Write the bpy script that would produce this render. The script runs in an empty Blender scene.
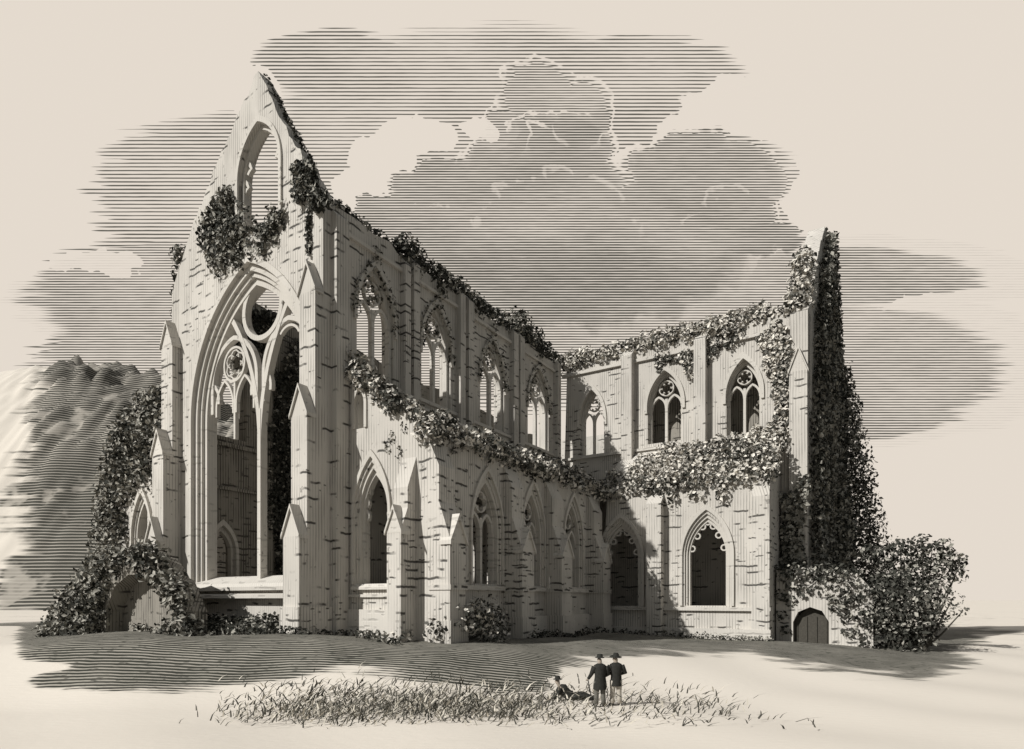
import bpy, bmesh, math, random
import numpy as np
from mathutils import Vector, Matrix
from mathutils.geometry import tessellate_polygon
random.seed(7); RNG = np.random.default_rng(7)
S = bpy.context.scene; COL = S.collection
R = math.radians

# ------------------------------------------------------------------ camera
cam = bpy.data.objects.new('camera', bpy.data.cameras.new('camera')); COL.objects.link(cam)
cam.location = (0, 0, 0); cam.rotation_euler = (R(90), 0, 0)
cam.data.sensor_width = 36.0; cam.data.lens = 36.0 * 620 / 1024
cam.data.shift_x = 0.0; cam.data.shift_y = (600 - 374.5) / 1024
cam.data.clip_start = 0.1; cam.data.clip_end = 20000
S.camera = cam
S.render.resolution_x = 1024; S.render.resolution_y = 749
S.view_settings.view_transform = 'Standard'; S.view_settings.look = 'None'
S.view_settings.exposure = 0.0; S.view_settings.gamma = 1.0
S.view_settings.use_curve_mapping = False
S.render.engine = 'CYCLES'

F, CX, HZ = 620.0, 512.0, 600.0
TH = math.atan2(388, 620)
U = (math.sin(TH), math.cos(TH)); V = (math.cos(TH), -math.sin(TH))
K = (32.6 * (323 - CX) / F, 32.6)
def W(a, b, z=0.0): return (K[0] + a*U[0] + b*V[0], K[1] + a*U[1] + b*V[1], z)

# ------------------------------------------------------------------ node expressions
class N:
    """tiny expression builder for shader maths"""
    tree = None
    def __init__(s, v): s.v = v
    @staticmethod
    def m(op, *xs, clamp=False):
        n = N.tree.nodes.new('ShaderNodeMath'); n.operation = op; n.use_clamp = clamp
        for i, x in enumerate(xs):
            x = x.v if isinstance(x, N) else x
            if isinstance(x, (int, float)): n.inputs[i].default_value = x
            else: N.tree.links.new(x, n.inputs[i])
        return N(n.outputs[0])
    def __add__(s, o): return N.m('ADD', s, o)
    __radd__ = __add__
    def __sub__(s, o): return N.m('SUBTRACT', s, o)
    def __rsub__(s, o): return N.m('SUBTRACT', o, s)
    def __mul__(s, o): return N.m('MULTIPLY', s, o)
    __rmul__ = __mul__
    def __truediv__(s, o): return N.m('DIVIDE', s, o)
def nmax(*xs):
    r = xs[0]
    for x in xs[1:]: r = N.m('MAXIMUM', r, x)
    return r
def nmin(a, b): return N.m('MINIMUM', a, b)
def sstep(x, lo, hi):
    n = N.tree.nodes.new('ShaderNodeMapRange'); n.interpolation_type = 'SMOOTHSTEP'
    N.tree.links.new(x.v, n.inputs[0]); n.inputs[1].default_value = lo; n.inputs[2].default_value = hi
    return N(n.outputs[0])
def xyz(x, y, z):
    n = N.tree.nodes.new('ShaderNodeCombineXYZ')
    for i, q in enumerate((x, y, z)):
        if isinstance(q, N): N.tree.links.new(q.v, n.inputs[i])
        else: n.inputs[i].default_value = q
    return n.outputs[0]
def sep(sock):
    n = N.tree.nodes.new('ShaderNodeSeparateXYZ'); N.tree.links.new(sock, n.inputs[0])
    return [N(o) for o in n.outputs]
def noise(vec, scale=1.0, detail=2.0, rough=0.5):
    n = N.tree.nodes.new('ShaderNodeTexNoise'); N.tree.links.new(vec, n.inputs['Vector'])
    n.inputs['Scale'].default_value = scale; n.inputs['Detail'].default_value = detail
    n.inputs['Roughness'].default_value = rough
    return N(n.outputs['Fac'])
def mixc(fac, c1, c2):
    n = N.tree.nodes.new('ShaderNodeMix'); n.data_type = 'RGBA'
    N.tree.links.new(fac.v, n.inputs[0])
    for i, c in ((6, c1), (7, c2)):
        if isinstance(c, tuple): n.inputs[i].default_value = (*c, 1)
        else: N.tree.links.new(c, n.inputs[i])
    return n.outputs[2]
def hatch(coord, pitch, cover, soft=0.22):
    """ruled lines: 1 on a line, cover = share of the pitch that is line"""
    f = N.m('FRACT', coord / pitch)
    tri = N.m('ABSOLUTE', f * 2.0 - 1.0)
    d = (cover - tri) / soft
    return N.m('ADD', d, 0.5, clamp=True)

# ------------------------------------------------------------------ sky (world)
CREAM = (0.778, 0.703, 0.618); INK = (0.050, 0.050, 0.040)
SUN_EL = 36.0
sd = (-0.84, -0.545)                              # towards the sun, horizontally
SUN_ROT = math.atan2(sd[0], sd[1])
world = bpy.data.worlds.new('World'); S.world = world; world.use_nodes = True
N.tree = world.node_tree
bg = N.tree.nodes['Background']
skyn = N.tree.nodes.new('ShaderNodeTexSky'); skyn.sky_type = 'NISHITA'; skyn.sun_disc = False
skyn.sun_elevation = R(SUN_EL); skyn.sun_rotation = SUN_ROT
tc = N.tree.nodes.new('ShaderNodeTexCoord')
dx, dy, dz = sep(tc.outputs['Generated'])
den = nmax(dy, 0.02)
P = dx / den * F + CX                             # sky chart: tangent coordinates about north
Q = HZ - dz / den * F
line = N.m('FLOOR', Q / 3.7)
wob = noise(xyz(P * 0.010, Q * 0.016, 0.0), 1.0, 3.0) - 0.5
wob2 = noise(xyz(P * 0.035, Q * 0.035, 4.0), 1.0, 3.0) - 0.5
rag = noise(xyz(P * 0.004, line * 0.77, 2.0), 1.0, 1.0) - 0.5
def ell(cx, cy, rx, ry, p, q):
    a = (p - cx) / rx; b = (q - cy) / ry
    return 1.0 - (a*a + b*b)
rag2 = noise(xyz(P * 0.012, line * 1.31, 7.0), 1.0, 1.0)
Pr = P + rag * 80.0 + (rag2 - 0.5) * 46.0 + wob * 40.0; Qr = Q + wob * 22.0
base = nmax(*[ell(*e, Pr, Qr) for e in (
    (498, 160, 262, 138), (640, 75, 108, 42), (330, 60, 80, 32), (540, 300, 290, 118),
    (224, 196, 135, 84), (182, 292, 158, 66), (168, 400, 150, 112),
    (710, 195, 98, 70), (762, 236, 58, 17), (660, 300, 170, 80),
    (850, 276, 132, 29), (838, 368, 172, 66), (820, 418, 150, 23))])
Pc = P + wob2 * 46.0 + wob * 20.0; Qc = Q + wob2 * 40.0
hole = nmax(*[ell(*e, Pc, Qc) for e in (
    (735, 108, 52, 32), (690, 138, 42, 28), (652, 168, 34, 26), (632, 198, 20, 20),
    (415, 136, 44, 19), (380, 158, 34, 25), (362, 190, 28, 26), (352, 214, 18, 18),
    (478, 128, 16, 12), (95, 262, 50, 14), (255, 98, 24, 36),
    (810, 205, 22, 46), (940, 303, 70, 7))])
dark = nmax(*[ell(*e, Pc, Qc) for e in (
    (450, 192, 66, 34), (400, 214, 52, 28), (535, 200, 100, 70), (560, 150, 60, 40),
    (560, 265, 200, 70), (705, 190, 86, 62), (650, 235, 90, 50), (760, 238, 50, 18))])
lower = nmax(*[ell(*e, Pr, Qr) for e in ((560, 320, 300, 90), (180, 300, 190, 66), (170, 390, 170, 80), (870, 275, 190, 44), (870, 368, 220, 90))])
tower = nmax(*[ell(*e, Pc, Qc) for e in ((536, 92, 42, 34), (582, 112, 34, 36), (505, 140, 30, 36))])
inb = sstep(base + (rag2 - 0.5) * 0.25, -0.06, 0.22)
inh = sstep(hole, 0.0, 0.12) * (1.0 - sstep(dark, -0.02, 0.03))
rim = sstep(dark, -0.05, 0.0) * (1.0 - sstep(dark, 0.04, 0.11)) * sstep(wob + wob2 * 0.8, -0.04, 0.03) * (1.0 - sstep(Q, 225.0, 285.0))
inner = nmax(*[ell(*e, Pc, Qc) for e in ((560, 240, 80, 70), (430, 245, 55, 40), (740, 250, 70, 60))])
edge = lambda f: sstep(f, -0.09, 0.0) * (1.0 - sstep(f, 0.03, 0.13)) * sstep(wob2 - wob * 0.7, 0.0, 0.05)
rim = nmin(rim + nmin(1.0, sstep(tower, -0.14, -0.02) * (1.0 - sstep(tower, 0.05, 0.17)) * sstep(wob2, -0.12, 0.0)) * (1.0 - sstep(Q, 120.0, 160.0)) + edge(inner) * 0.45 * (1.0 - sstep(Q, 215.0, 245.0)), 1.0)
ind = nmax(sstep(dark, 0.03, 0.35), sstep(tower, 0.08, 0.5) * 0.55)
inl = sstep(lower, 0.0, 0.5)
tonev = noise(xyz(P * 0.008, Q * 0.02, 8.0), 1.0, 3.0) - 0.5
cover = (0.34 + ind * 0.20 + inl * 0.10 + tonev * 0.50) * inb * (1.0 - inh) * (1.0 - rim * 0.85)
jig = noise(xyz(P * 0.05, Q * 0.3, 1.0), 1.0, 2.0) - 0.5
l1 = hatch(Q + jig * 0.5, 3.75, cover * 1.02 + jig * 0.2 * cover)
ink = l1 * sstep(cover, 0.02, 0.08)
fine = hatch(Q + jig * 0.5, 2.62, cover * 0.98 + jig * 0.2, 0.3)
ink = ink + (fine - ink) * sstep(ind + inl * 0.9, 0.25, 0.5)
front = sstep(dy, 0.05, 0.25)
paper = noise(xyz(P * 0.02, Q * 0.02, 5.0), 1.0, 4.0) - 0.5
skyc = mixc(ink * front * 0.93, CREAM, INK)
up = sstep(dz, 0.74, 0.92)                        # overhead: plain blue sky, greyed by high cloud
n = N.tree.nodes.new('ShaderNodeVectorMath'); n.operation = 'SCALE'
N.tree.links.new(skyn.outputs[0], n.inputs[0]); n.inputs['Scale'].default_value = 0.55
hsv = N.tree.nodes.new('ShaderNodeHueSaturation'); hsv.inputs['Saturation'].default_value = 0.1
N.tree.links.new(n.outputs[0], hsv.inputs['Color'])
side = sstep(N.m('ABSOLUTE', P - 512.0), 580.0, 900.0)
away = nmax(side, 1.0 - front)                    # unseen rest of the sky, greyed down to weaken the fill light
dim_var = noise(xyz(dx * 2.0, dy * 2.0, dz * 5.0), 1.0, 4.0)
dim_sky = mixc(dim_var, (0.12, 0.124, 0.12), (0.26, 0.265, 0.26))
skyc = mixc(away, skyc, dim_sky)
fin = mixc(up, skyc, hsv.outputs[0])
SKY = 0.15
sc = N.tree.nodes.new('ShaderNodeVectorMath'); sc.operation = 'SCALE'
# the chart colours are display values, so they are divided by the background strength
inv = mixc(up, (1/SKY,)*3, (1.0,)*3)
mu = N.tree.nodes.new('ShaderNodeVectorMath'); mu.operation = 'MULTIPLY'
N.tree.links.new(fin, mu.inputs[0]); N.tree.links.new(inv, mu.inputs[1])
N.tree.links.new(mu.outputs[0], bg.inputs['Color']); bg.inputs['Strength'].default_value = SKY

sun = bpy.data.objects.new('sun', bpy.data.lights.new('sun', 'SUN')); COL.objects.link(sun)
sun.data.energy = 4.7; sun.data.angle = R(0.5); sun.data.color = (1.0, 0.975, 0.93)
ce = math.cos(R(SUN_EL)); hl = math.hypot(*sd)
sun.rotation_euler = Vector((sd[0]/hl*ce, sd[1]/hl*ce, math.sin(R(SUN_EL)))).to_track_quat('Z', 'Y').to_euler()

# ------------------------------------------------------------------ materials
def new_mat(name, rough=0.9):
    m = bpy.data.materials.new(name); m.use_nodes = True
    N.tree = m.node_tree
    b = m.node_tree.nodes['Principled BSDF']; b.inputs['Roughness'].default_value = rough
    b.inputs['Specular IOR Level'].default_value = 0.1
    return m, b
def bump(b, h, strength=0.4, dist=0.05):
    n = N.tree.nodes.new('ShaderNodeBump'); n.inputs['Strength'].default_value = strength
    n.inputs['Distance'].default_value = dist
    N.tree.links.new(h.v, n.inputs['Height']); N.tree.links.new(n.outputs[0], b.inputs['Normal'])
def objc():
    t = N.tree.nodes.new('ShaderNodeTexCoord'); return sep(t.outputs['Object'])
def stone_mat(name, col, streak, dash):
    m, b = new_mat(name, 0.95)
    x, y, z = objc()
    s = x - y                                     # runs along a wall of either direction
    big = noise(xyz(x*0.16, y*0.16, z*0.16), 1.0, 4.0)
    # ruled vertical tooling, broken up by weather
    brk = noise(xyz(s*1.1, z*0.35, 3.0), 1.0, 3.0)
    st = hatch(s + (noise(xyz(s*0.6, z*0.25, 1.0), 1.0, 2.0) - 0.5)*0.10, 0.19, sstep(brk, 0.36, 0.66)*0.46)
    # short level strokes: open bed joints and broken courses
    row = N.m('FLOOR', z / 0.42)
    dn = noise(xyz(s*0.75, row*3.7, 6.0), 1.0, 2.0)
    ln = hatch(z + (noise(xyz(s*1.3, z*0.4, 9.0), 1.0, 2.0) - 0.5)*0.30, 0.42, 0.28)
    row2 = N.m('FLOOR', z / 0.31)
    ln2 = hatch(z + (noise(xyz(s*1.9, z*0.5, 14.0), 1.0, 2.0) - 0.5)*0.22, 0.31, 0.24)
    dn2 = noise(xyz(s*1.5, row2*5.3, 16.0), 1.0, 2.0)
    dsh = nmax(sstep(dn + (big - 0.5)*0.5, 0.54, 0.62) * ln, sstep(dn2 + (big - 0.5)*0.6, 0.62, 0.70) * ln2)
    pit = sstep(noise(xyz(x*2.6, y*2.6, z*2.6), 1.0, 3.0), 0.66, 0.74)
    k = nmin(nmax(nmax(st*streak, dsh*dash), pit*0.55), 1.0)
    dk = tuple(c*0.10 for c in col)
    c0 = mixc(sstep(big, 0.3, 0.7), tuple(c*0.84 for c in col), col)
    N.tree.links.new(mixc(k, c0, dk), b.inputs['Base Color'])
    bump(b, 1.0 - nmax(dsh, pit) + big*0.5, 0.5, 0.05)
    return m
M = {}
M['stone'] = stone_mat('weathered_limestone', (0.578, 0.55, 0.505), 0.40, 0.94)
M['trim'] = stone_mat('dressed_limestone', (0.595, 0.567, 0.52), 0.10, 0.25)
M['shade_rubble'] = stone_mat('shaded_rubble', (0.30, 0.28, 0.245), 0.75, 0.8)  # darker stone: shade of the interior and the infill put into its colour

def leaf_mat(name, dark, light):
    m, b = new_mat(name, 0.7)
    at = N.tree.nodes.new('ShaderNodeAttribute'); at.attribute_name = 'tone'
    N.tree.links.new(mixc(N(at.outputs['Fac']), dark, light), b.inputs['Base Color'])
    return m
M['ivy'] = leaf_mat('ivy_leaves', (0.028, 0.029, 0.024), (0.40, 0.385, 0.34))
M['lit_ivy'] = leaf_mat('lit_ivy_leaves', (0.035, 0.036, 0.030), (0.74, 0.70, 0.63))  # paler copy of the ivy, sunlight on the leaves put into the colour
M['grass'] = leaf_mat('dry_grass', (0.03, 0.03, 0.024), (0.62, 0.58, 0.50))
def plain(name, col, var=0.25, sc=6.0, rough=0.85):
    m, b = new_mat(name, rough)
    x, y, z = objc()
    k = noise(xyz(x, y, z), sc, 3.0)
    N.tree.links.new(mixc(k, tuple(c*(1-var) for c in col), tuple(c*(1+var) for c in col)), b.inputs['Base Color'])
    return m
M['bark'] = plain('bark', (0.07, 0.065, 0.055), 0.4, 9.0)
M['skin'] = plain('skin', (0.36, 0.31, 0.26), 0.06)
M['dark_cloth'] = plain('dark_cloth', (0.030, 0.030, 0.027), 0.5, 14.0)
M['grey_cloth'] = plain('grey_cloth', (0.13, 0.125, 0.11), 0.5, 14.0)
M['pale_cloth'] = plain('pale_cloth', (0.42, 0.39, 0.34), 0.3, 14.0)

# ground: pale earth with dark ruled turf
m, b = new_mat('ground', 0.95); M['ground'] = m
x, y, z = objc()
at = N.tree.nodes.new('ShaderNodeAttribute'); at.attribute_name = 'turf'
tf = N(at.outputs['Fac'])
rg = noise(xyz(x*0.22, y*0.9, 0.0), 1.0, 4.0) - 0.5
mk = sstep(tf + rg*1.6, 0.26, 0.80)
gl = noise(xyz(x*0.5, y*0.5, 0.0), 1.0, 3.0)
fn = noise(xyz(x*2.2, y*7.0, 0.0), 1.0, 3.0)
ln = hatch(y + (gl - 0.5)*0.30 + x*0.02, 0.23, (0.30 + gl*0.62)*sstep(mk, 0.0, 0.6))
tuft = sstep(fn, 0.55, 0.68)
kk = nmin(nmax(ln, tuft*0.8*mk), 1.0)
spk = sstep(noise(xyz(x*1.4, y*3.0, 2.0), 1.0, 3.0), 0.72, 0.80) * sstep(tf, 0.02, 0.3)
pale = mixc(sstep(noise(xyz(x*0.06, y*0.06, 1.0), 1.0, 4.0), 0.3, 0.7), (0.635, 0.588, 0.523), (0.66, 0.612, 0.545))
bounce_cut = sstep(nmax(x - 0.95*nmax(y, 0.0) - 4.0, 9.0 - y), 0.0, 6.0)   # dark ground added out of view, right and near side, to cut bounce light
pale = mixc(bounce_cut, pale, mixc(fn, (0.03, 0.031, 0.026), (0.10, 0.098, 0.085)))
soil = mixc(mk, pale, (0.33, 0.31, 0.27))
N.tree.links.new(mixc(nmin(nmax(kk*sstep(mk, 0.02, 0.2), spk*0.7), 1.0), soil, (0.040, 0.041, 0.034)), b.inputs['Base Color'])
bump(b, fn + gl, 0.3, 0.05)

m, b = new_mat('hill_woods', 0.95); M['hill'] = m
x, y, z = objc()
cl = noise(xyz(x*0.055, y*0.03, z*0.075), 1.0, 4.0)
hb = noise(xyz(x*0.02, y*0.02, z*0.03), 1.0, 2.0)
hl_ = hatch(z + (cl - 0.5)*0.9, 1.12, 0.36 + hb*0.62)
edge = sstep(cl, 0.60, 0.66) * (1.0 - sstep(cl, 0.68, 0.76))
strat = noise(xyz(N.m('FLOOR', z / 1.12)*0.83, x*0.01, 3.0), 1.0, 1.0)
scree = sstep(x + 0.62*y + 38.0 + (strat - 0.5)*26.0 + (cl - 0.5)*30.0, -4.0, 5.0)   # bare pale scree on the near shoulder
hl_ = hl_ * scree
N.tree.links.new(mixc(nmin(hl_*(1.0 - edge*0.8), 1.0), mixc(scree, (0.60, 0.557, 0.495), (0.36, 0.335, 0.295)), (0.055, 0.054, 0.046)), b.inputs['Base Color'])

# ------------------------------------------------------------------ object helpers
def tag(o, label=None, cat=None, group=None, kind=None):
    for k_, v_ in (('label', label), ('category', cat), ('group', group), ('kind', kind)):
        if v_: o[k_] = v_
    return o
def empty(name, loc, rz=0.0, **kw):
    o = bpy.data.objects.new(name, None); COL.objects.link(o)
    o.location = loc; o.rotation_euler = (0, 0, rz); o.empty_display_size = 0.5
    return tag(o, **kw)
def link_mesh(name, me, mat, parent=None, **kw):
    o = bpy.data.objects.new(name, me); COL.objects.link(o)
    if mat is not None and not me.materials: me.materials.append(mat)
    if parent is not None: o.parent = parent
    return tag(o, **kw)

class MB:
    """collects shapes of ONE part; plane 'E' = wall facing east (s runs along b), 'N' = wall facing north (s runs along a)"""
    def __init__(s): s.v = []; s.f = []
    def add(s, vs, fs):
        o = len(s.v); s.v += vs; s.f += [tuple(i + o for i in f) for f in fs]
    @staticmethod
    def loc(pl, s_, z, t):                       # abbey-local coordinates (x = a, y = -b)
        return (t, -s_, z) if pl == 'E' else (s_, -t, z)
    def slab(s, pl, outer, holes, t0, t1):
        loops = [outer] + holes
        pts = [p for l in loops for p in l]; n_ = len(pts)
        tris = tessellate_polygon([[Vector((p[0], p[1], 0)) for p in l] for l in loops])
        vs = [s.loc(pl, p[0], p[1], t0) for p in pts] + [s.loc(pl, p[0], p[1], t1) for p in pts]
        fs = [tuple(t) for t in tris] + [tuple(i + n_ for i in reversed(t)) for t in tris]
        o = 0
        for l in loops:
            k_ = len(l)
            for i in range(k_):
                j = (i + 1) % k_; fs.append((o+i, o+j, o+j+n_, o+i+n_))
            o += k_
        s.add(vs, fs)
    def strip(s, pl, A, B, t0, t1, closed=False):
        """band between two equally long polylines, extruded from t0 to t1"""
        n_ = len(A); vs = []
        for p, q in zip(A, B):
            vs += [s.loc(pl, *p, t0), s.loc(pl, *q, t0), s.loc(pl, *q, t1), s.loc(pl, *p, t1)]
        fs = []
        for i in range(n_ if closed else n_ - 1):
            j = (i + 1) % n_
            for e in range(4):
                g = (e + 1) % 4; fs.append((i*4+e, i*4+g, j*4+g, j*4+e))
        if not closed: fs += [(0, 1, 2, 3), ((n_-1)*4+3, (n_-1)*4+2, (n_-1)*4+1, (n_-1)*4)]
        s.add(vs, fs)
    def bar(s, pl, path, w, t0, t1, closed=False):
        A, B = [], []; n_ = len(path)
        for i in range(n_):
            p0 = path[(i-1) % n_] if (closed or i > 0) else path[i]
            p1 = path[(i+1) % n_] if (closed or i < n_-1) else path[i]
            d_ = Vector((p1[0]-p0[0], p1[1]-p0[1]))
            d_ = d_.normalized() if d_.length > 1e-9 else Vector((0, 1))
            nx, nz = -d_.y*w/2, d_.x*w/2
            A.append((path[i][0]+nx, path[i][1]+nz)); B.append((path[i][0]-nx, path[i][1]-nz))
        s.strip(pl, A, B, t0, t1, closed)
    def box(s, a0, a1, b0, b1, z0, z1):
        vs = [(a_, -b_, z_) for z_ in (z0, z1) for a_, b_ in ((a0, b0), (a1, b0), (a1, b1), (a0, b1))]
        s.add(vs, [(0, 1, 2, 3), (7, 6, 5, 4), (0, 4, 5, 1), (1, 5, 6, 2), (2, 6, 7, 3), (3, 7, 4, 0)])
    def prism(s, prof, axis, t0, t1):
        """axis 'b': profile in (a, z) swept along b; axis 'a': profile in (b, z) swept along a"""
        s.slab('N' if axis == 'b' else 'E', prof, [], t0, t1)
    def mesh(s, name):
        bm = bmesh.new()
        vs = [bm.verts.new(p) for p in s.v]
        for f in s.f:
            try: bm.faces.new([vs[i] for i in f])
            except ValueError: pass
        bmesh.ops.recalc_face_normals(bm, faces=bm.faces)
        me = bpy.data.meshes.new(name); bm.to_mesh(me); bm.free(); return me
    def build(s, name, mat, parent=None, **kw): return link_mesh(name, s.mesh(name), mat, parent, **kw)

def arch(c, hw, zb, zs, za, n_=14):
    """pointed arch, from the left foot over the apex to the right foot"""
    r = za - zs
    if r <= hw * 1.001: r = hw * 1.001
    Rr = (hw*hw + r*r) / (2*hw); pts = [(c - hw, zb)]
    th = math.atan2(r, Rr - hw) if Rr > hw else R(90)
    for i in range(n_ + 1):
        t_ = th * i / n_; pts.append((c - hw + Rr - Rr*math.cos(t_), zs + Rr*math.sin(t_)))
    right = [(2*c - p[0], p[1]) for p in reversed(pts[:-1])]
    return pts + right
def circle(c, z, r, n_=28, sx=1.0): return [(c + sx*r*math.cos(2*math.pi*i/n_), z + r*math.sin(2*math.pi*i/n_)) for i in range(n_)]
def foil(c, z, r, k_, n_=10):
    """outline of a k-lobed foil"""
    pts = []; rc = r*0.58; rl = r*0.44
    for i in range(k_):
        a0 = 2*math.pi*i/k_ + math.pi/2
        for j in range(n_):
            t_ = a0 + (j/(n_-1) - 0.5)*R(215)
            pts.append((c + rc*math.cos(a0) + rl*math.cos(t_), z + rc*math.sin(a0) + rl*math.sin(t_)))
    return pts
def jag(p0, p1, step=0.55, amp=0.22, drop=0.0):
    """ragged, stepped wall top between two points"""
    d_ = math.hypot(p1[0]-p0[0], p1[1]-p0[1]); n_ = max(2, int(d_/step)); out = []
    for i in range(n_):
        t_ = i/n_
        out.append((p0[0]+(p1[0]-p0[0])*t_ + random.uniform(-.1, .1)*amp, p0[1]+(p1[1]-p0[1])*t_ + random.uniform(-amp, amp*0.6) - drop))
    return out

def project(p): return (CX + F*p[0]/p[1], HZ - F*p[2]/p[1])
def on_a(x, a):
    d = ((x-CX)/F, 1); k0 = K[0]*U[0]+K[1]*U[1]
    Y = (a+k0)/(d[0]*U[0]+d[1]*U[1]); return Y, (Y*d[0])*V[0]+Y*V[1]-(K[0]*V[0]+K[1]*V[1])
def on_b(x, b):
    d = ((x-CX)/F, 1); k0 = K[0]*V[0]+K[1]*V[1]
    Y = (b+k0)/(d[0]*V[0]+d[1]*V[1]); return Y, (Y*d[0])*U[0]+Y*U[1]-(K[0]*U[0]+K[1]*U[1])
def pa(x, y, a):
    """point of the wall plane a = const seen in direction x, y of the survey drawing -> (a, b, z)"""
    Y, b_ = on_a(x, a); return (a, b_, (HZ-y)*Y/F)
def pb(x, y, b):
    Y, a_ = on_b(x, b); return (a_, b, (HZ-y)*Y/F)

# ------------------------------------------------------------------ ground and hill
def sst(t): t = np.clip(t, 0, 1); return t*t*(3-2*t)
def ground_z(X, Y):
    X = np.asarray(X, float); Y = np.asarray(Y, float)
    top = -1.75 - 0.036*np.clip(X+12, 0, 60) - 0.06*np.clip(-20-X, 0, 14)
    top = np.where(Y > 70, top + (-3.0-top)*sst((Y-70)/60), top)
    top = np.clip(top, -3.6, -1.4)
    y1 = 29.6 + np.clip(X+3, 0, 30)*0.46
    t_ = sst((y1 - Y)/(8.0 + np.clip(X+3, 0, 30)*0.25))
    z = top + (-3.98 - top)*t_
    kn = np.exp(-((Y-22.3)/2.2)**2) * np.exp(-((X+2)/9.0)**4) * 0.18
    roll = 0.06*np.sin(X*0.7+Y*0.5) + 0.05*np.sin(X*0.31-Y*0.9+1)
    return z + kn + roll*np.where(Y < 80, 1, 0)
def ground_at(x, y):
    """ground point seen in direction x, y"""
    lo, hi = 12.0, 60.0
    for Y in np.arange(13, 60, 0.05):
        if HZ - F*float(ground_z((x-CX)/F*Y, Y))/Y <= y: return ((x-CX)/F*Y, Y, float(ground_z((x-CX)/F*Y, Y)))
    return ((x-CX)/F*40, 40.0, -2.5)
TURF = [(30, 600), (18, 648), (70, 668), (34, 684), (60, 694), (140, 690), (215, 688), (290, 680), (345, 668), (430, 676), (500, 692),
        (546, 690), (556, 664), (640, 652), (752, 652), (800, 664), (880, 674), (925, 674), (950, 668), (978, 662), (950, 650), (985, 640), (955, 622), (970, 606), (900, 585), (512, 560), (100, 570)]
def poly_sd(P_, poly):
    """signed distance (positive inside) of points to a polygon"""
    P_ = np.asarray(P_, float); d = np.full(len(P_), 1e9); ins = np.zeros(len(P_), bool)
    for i in range(len(poly)):
        a_ = np.array(poly[i], float); b_ = np.array(poly[(i+1) % len(poly)], float)
        e = b_-a_; w_ = P_-a_; t_ = np.clip((w_@e)/(e@e), 0, 1)
        d = np.minimum(d, np.linalg.norm(w_-t_[:, None]*e, axis=1))
        c1 = (a_[1] <= P_[:, 1]) != (b_[1] <= P_[:, 1])
        with np.errstate(divide='ignore', invalid='ignore'):
            xx = a_[0] + (P_[:, 1]-a_[1])*(e[0])/(e[1] if e[1] != 0 else 1e-9)
        ins ^= c1 & (P_[:, 0] < xx)
    return np.where(ins, d, -d)
def grid_mesh(name, xs, ys, zf):
    Xg, Yg = np.meshgrid(xs, ys); Zg = zf(Xg, Yg)
    vs = np.stack([Xg.ravel(), Yg.ravel(), Zg.ravel()], 1); nx = len(xs); ny = len(ys)
    i = np.arange(nx*ny).reshape(ny, nx)
    fs = np.stack([i[:-1, :-1].ravel(), i[:-1, 1:].ravel(), i[1:, 1:].ravel(), i[1:, :-1].ravel()], 1)
    me = bpy.data.meshes.new(name); me.from_pydata(vs.tolist(), [], fs.tolist())
    for p in me.polygons: p.use_smooth = True
    return me, vs
xs = np.concatenate([[-9000, -4000, -1500, -600, -250, -120, -70], np.arange(-48, 48.1, 0.6), [70, 120, 250, 600, 1500, 4000, 9000]])
ys = np.concatenate([[-600, -100, -20, 0, 8], np.arange(12, 60.1, 0.4), [64, 70, 85, 110, 150, 220, 400, 900, 2500, 6000, 15000]])
gme, gv = grid_mesh('ground', xs, ys, ground_z)
ok = gv[:, 1] > 10
pp = np.where(ok[:, None], np.stack([CX + F*gv[:, 0]/np.maximum(gv[:, 1], 1), HZ - F*gv[:, 2]/np.maximum(gv[:, 1], 1)], 1), -999)
tv = np.clip(0.5 + poly_sd(pp, TURF)/24.0, 0, 1)*np.clip((130-gv[:, 1])/60, 0, 1)
at_ = gme.attributes.new('turf', 'FLOAT', 'POINT'); at_.data.foreach_set('value', tv.astype(np.float32))
link_mesh('ground', gme, M['ground'], kind='structure')

def vnoise(x, y, seed=0):
    r_ = np.random.default_rng(seed); ph = r_.uniform(0, 6.28, (10, 2)); an = r_.uniform(0, 6.28, 10); fr = r_.uniform(0.6, 1.6, 10)
    return sum(np.sin((x*np.cos(an[i])+y*np.sin(an[i]))*fr[i]+ph[i, 0]) for i in range(10))/10
hx = np.concatenate([np.linspace(-700, -335, 60), np.linspace(-330, 130, 320)]); hy = np.linspace(170, 420, 110)
def hill_z(X, Y):
    px = CX + F*X/Y 
    ridge = np.interp(px, [-400, -200, 0, 60, 110, 165, 215, 245, 300, 380, 430], [70, 90, 108, 114, 110, 105, 96, 84, 52, 20, -12])
    prof = np.where(Y < 300, sst((Y-178)/122.0)**0.75, 1-0.5*sst((Y-300)/120.0))
    bumpz = np.abs(vnoise(X*0.16, Y*0.16, 3))*13 + np.abs(vnoise(X*0.42, Y*0.42, 4))*11 - 6
    bumpz = bumpz*np.clip((X + 0.62*Y + 60)/30, 0.06, 1)
    return -5 + (ridge+5)*prof*np.where(ridge > -11, 1, 0) + bumpz*np.clip((ridge+5)/50, 0, 1)*prof
hme, _ = grid_mesh('hill', hx, hy, hill_z)
link_mesh('hill', hme, M['hill'], kind='structure')

# ------------------------------------------------------------------ the abbey
ABBEY = empty('abbey_ruin', W(0, 0, 0), math.atan2(U[1], U[0]), label='roofless pale stone abbey ruin with tall gables and empty traceried windows', cat='building')
GZ = -4.2                                          # footings go below the ground
def part(mb, name, mat='stone', parent=None, **kw): return mb.build(name, M[mat], parent or ABBEY, **kw)

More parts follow.
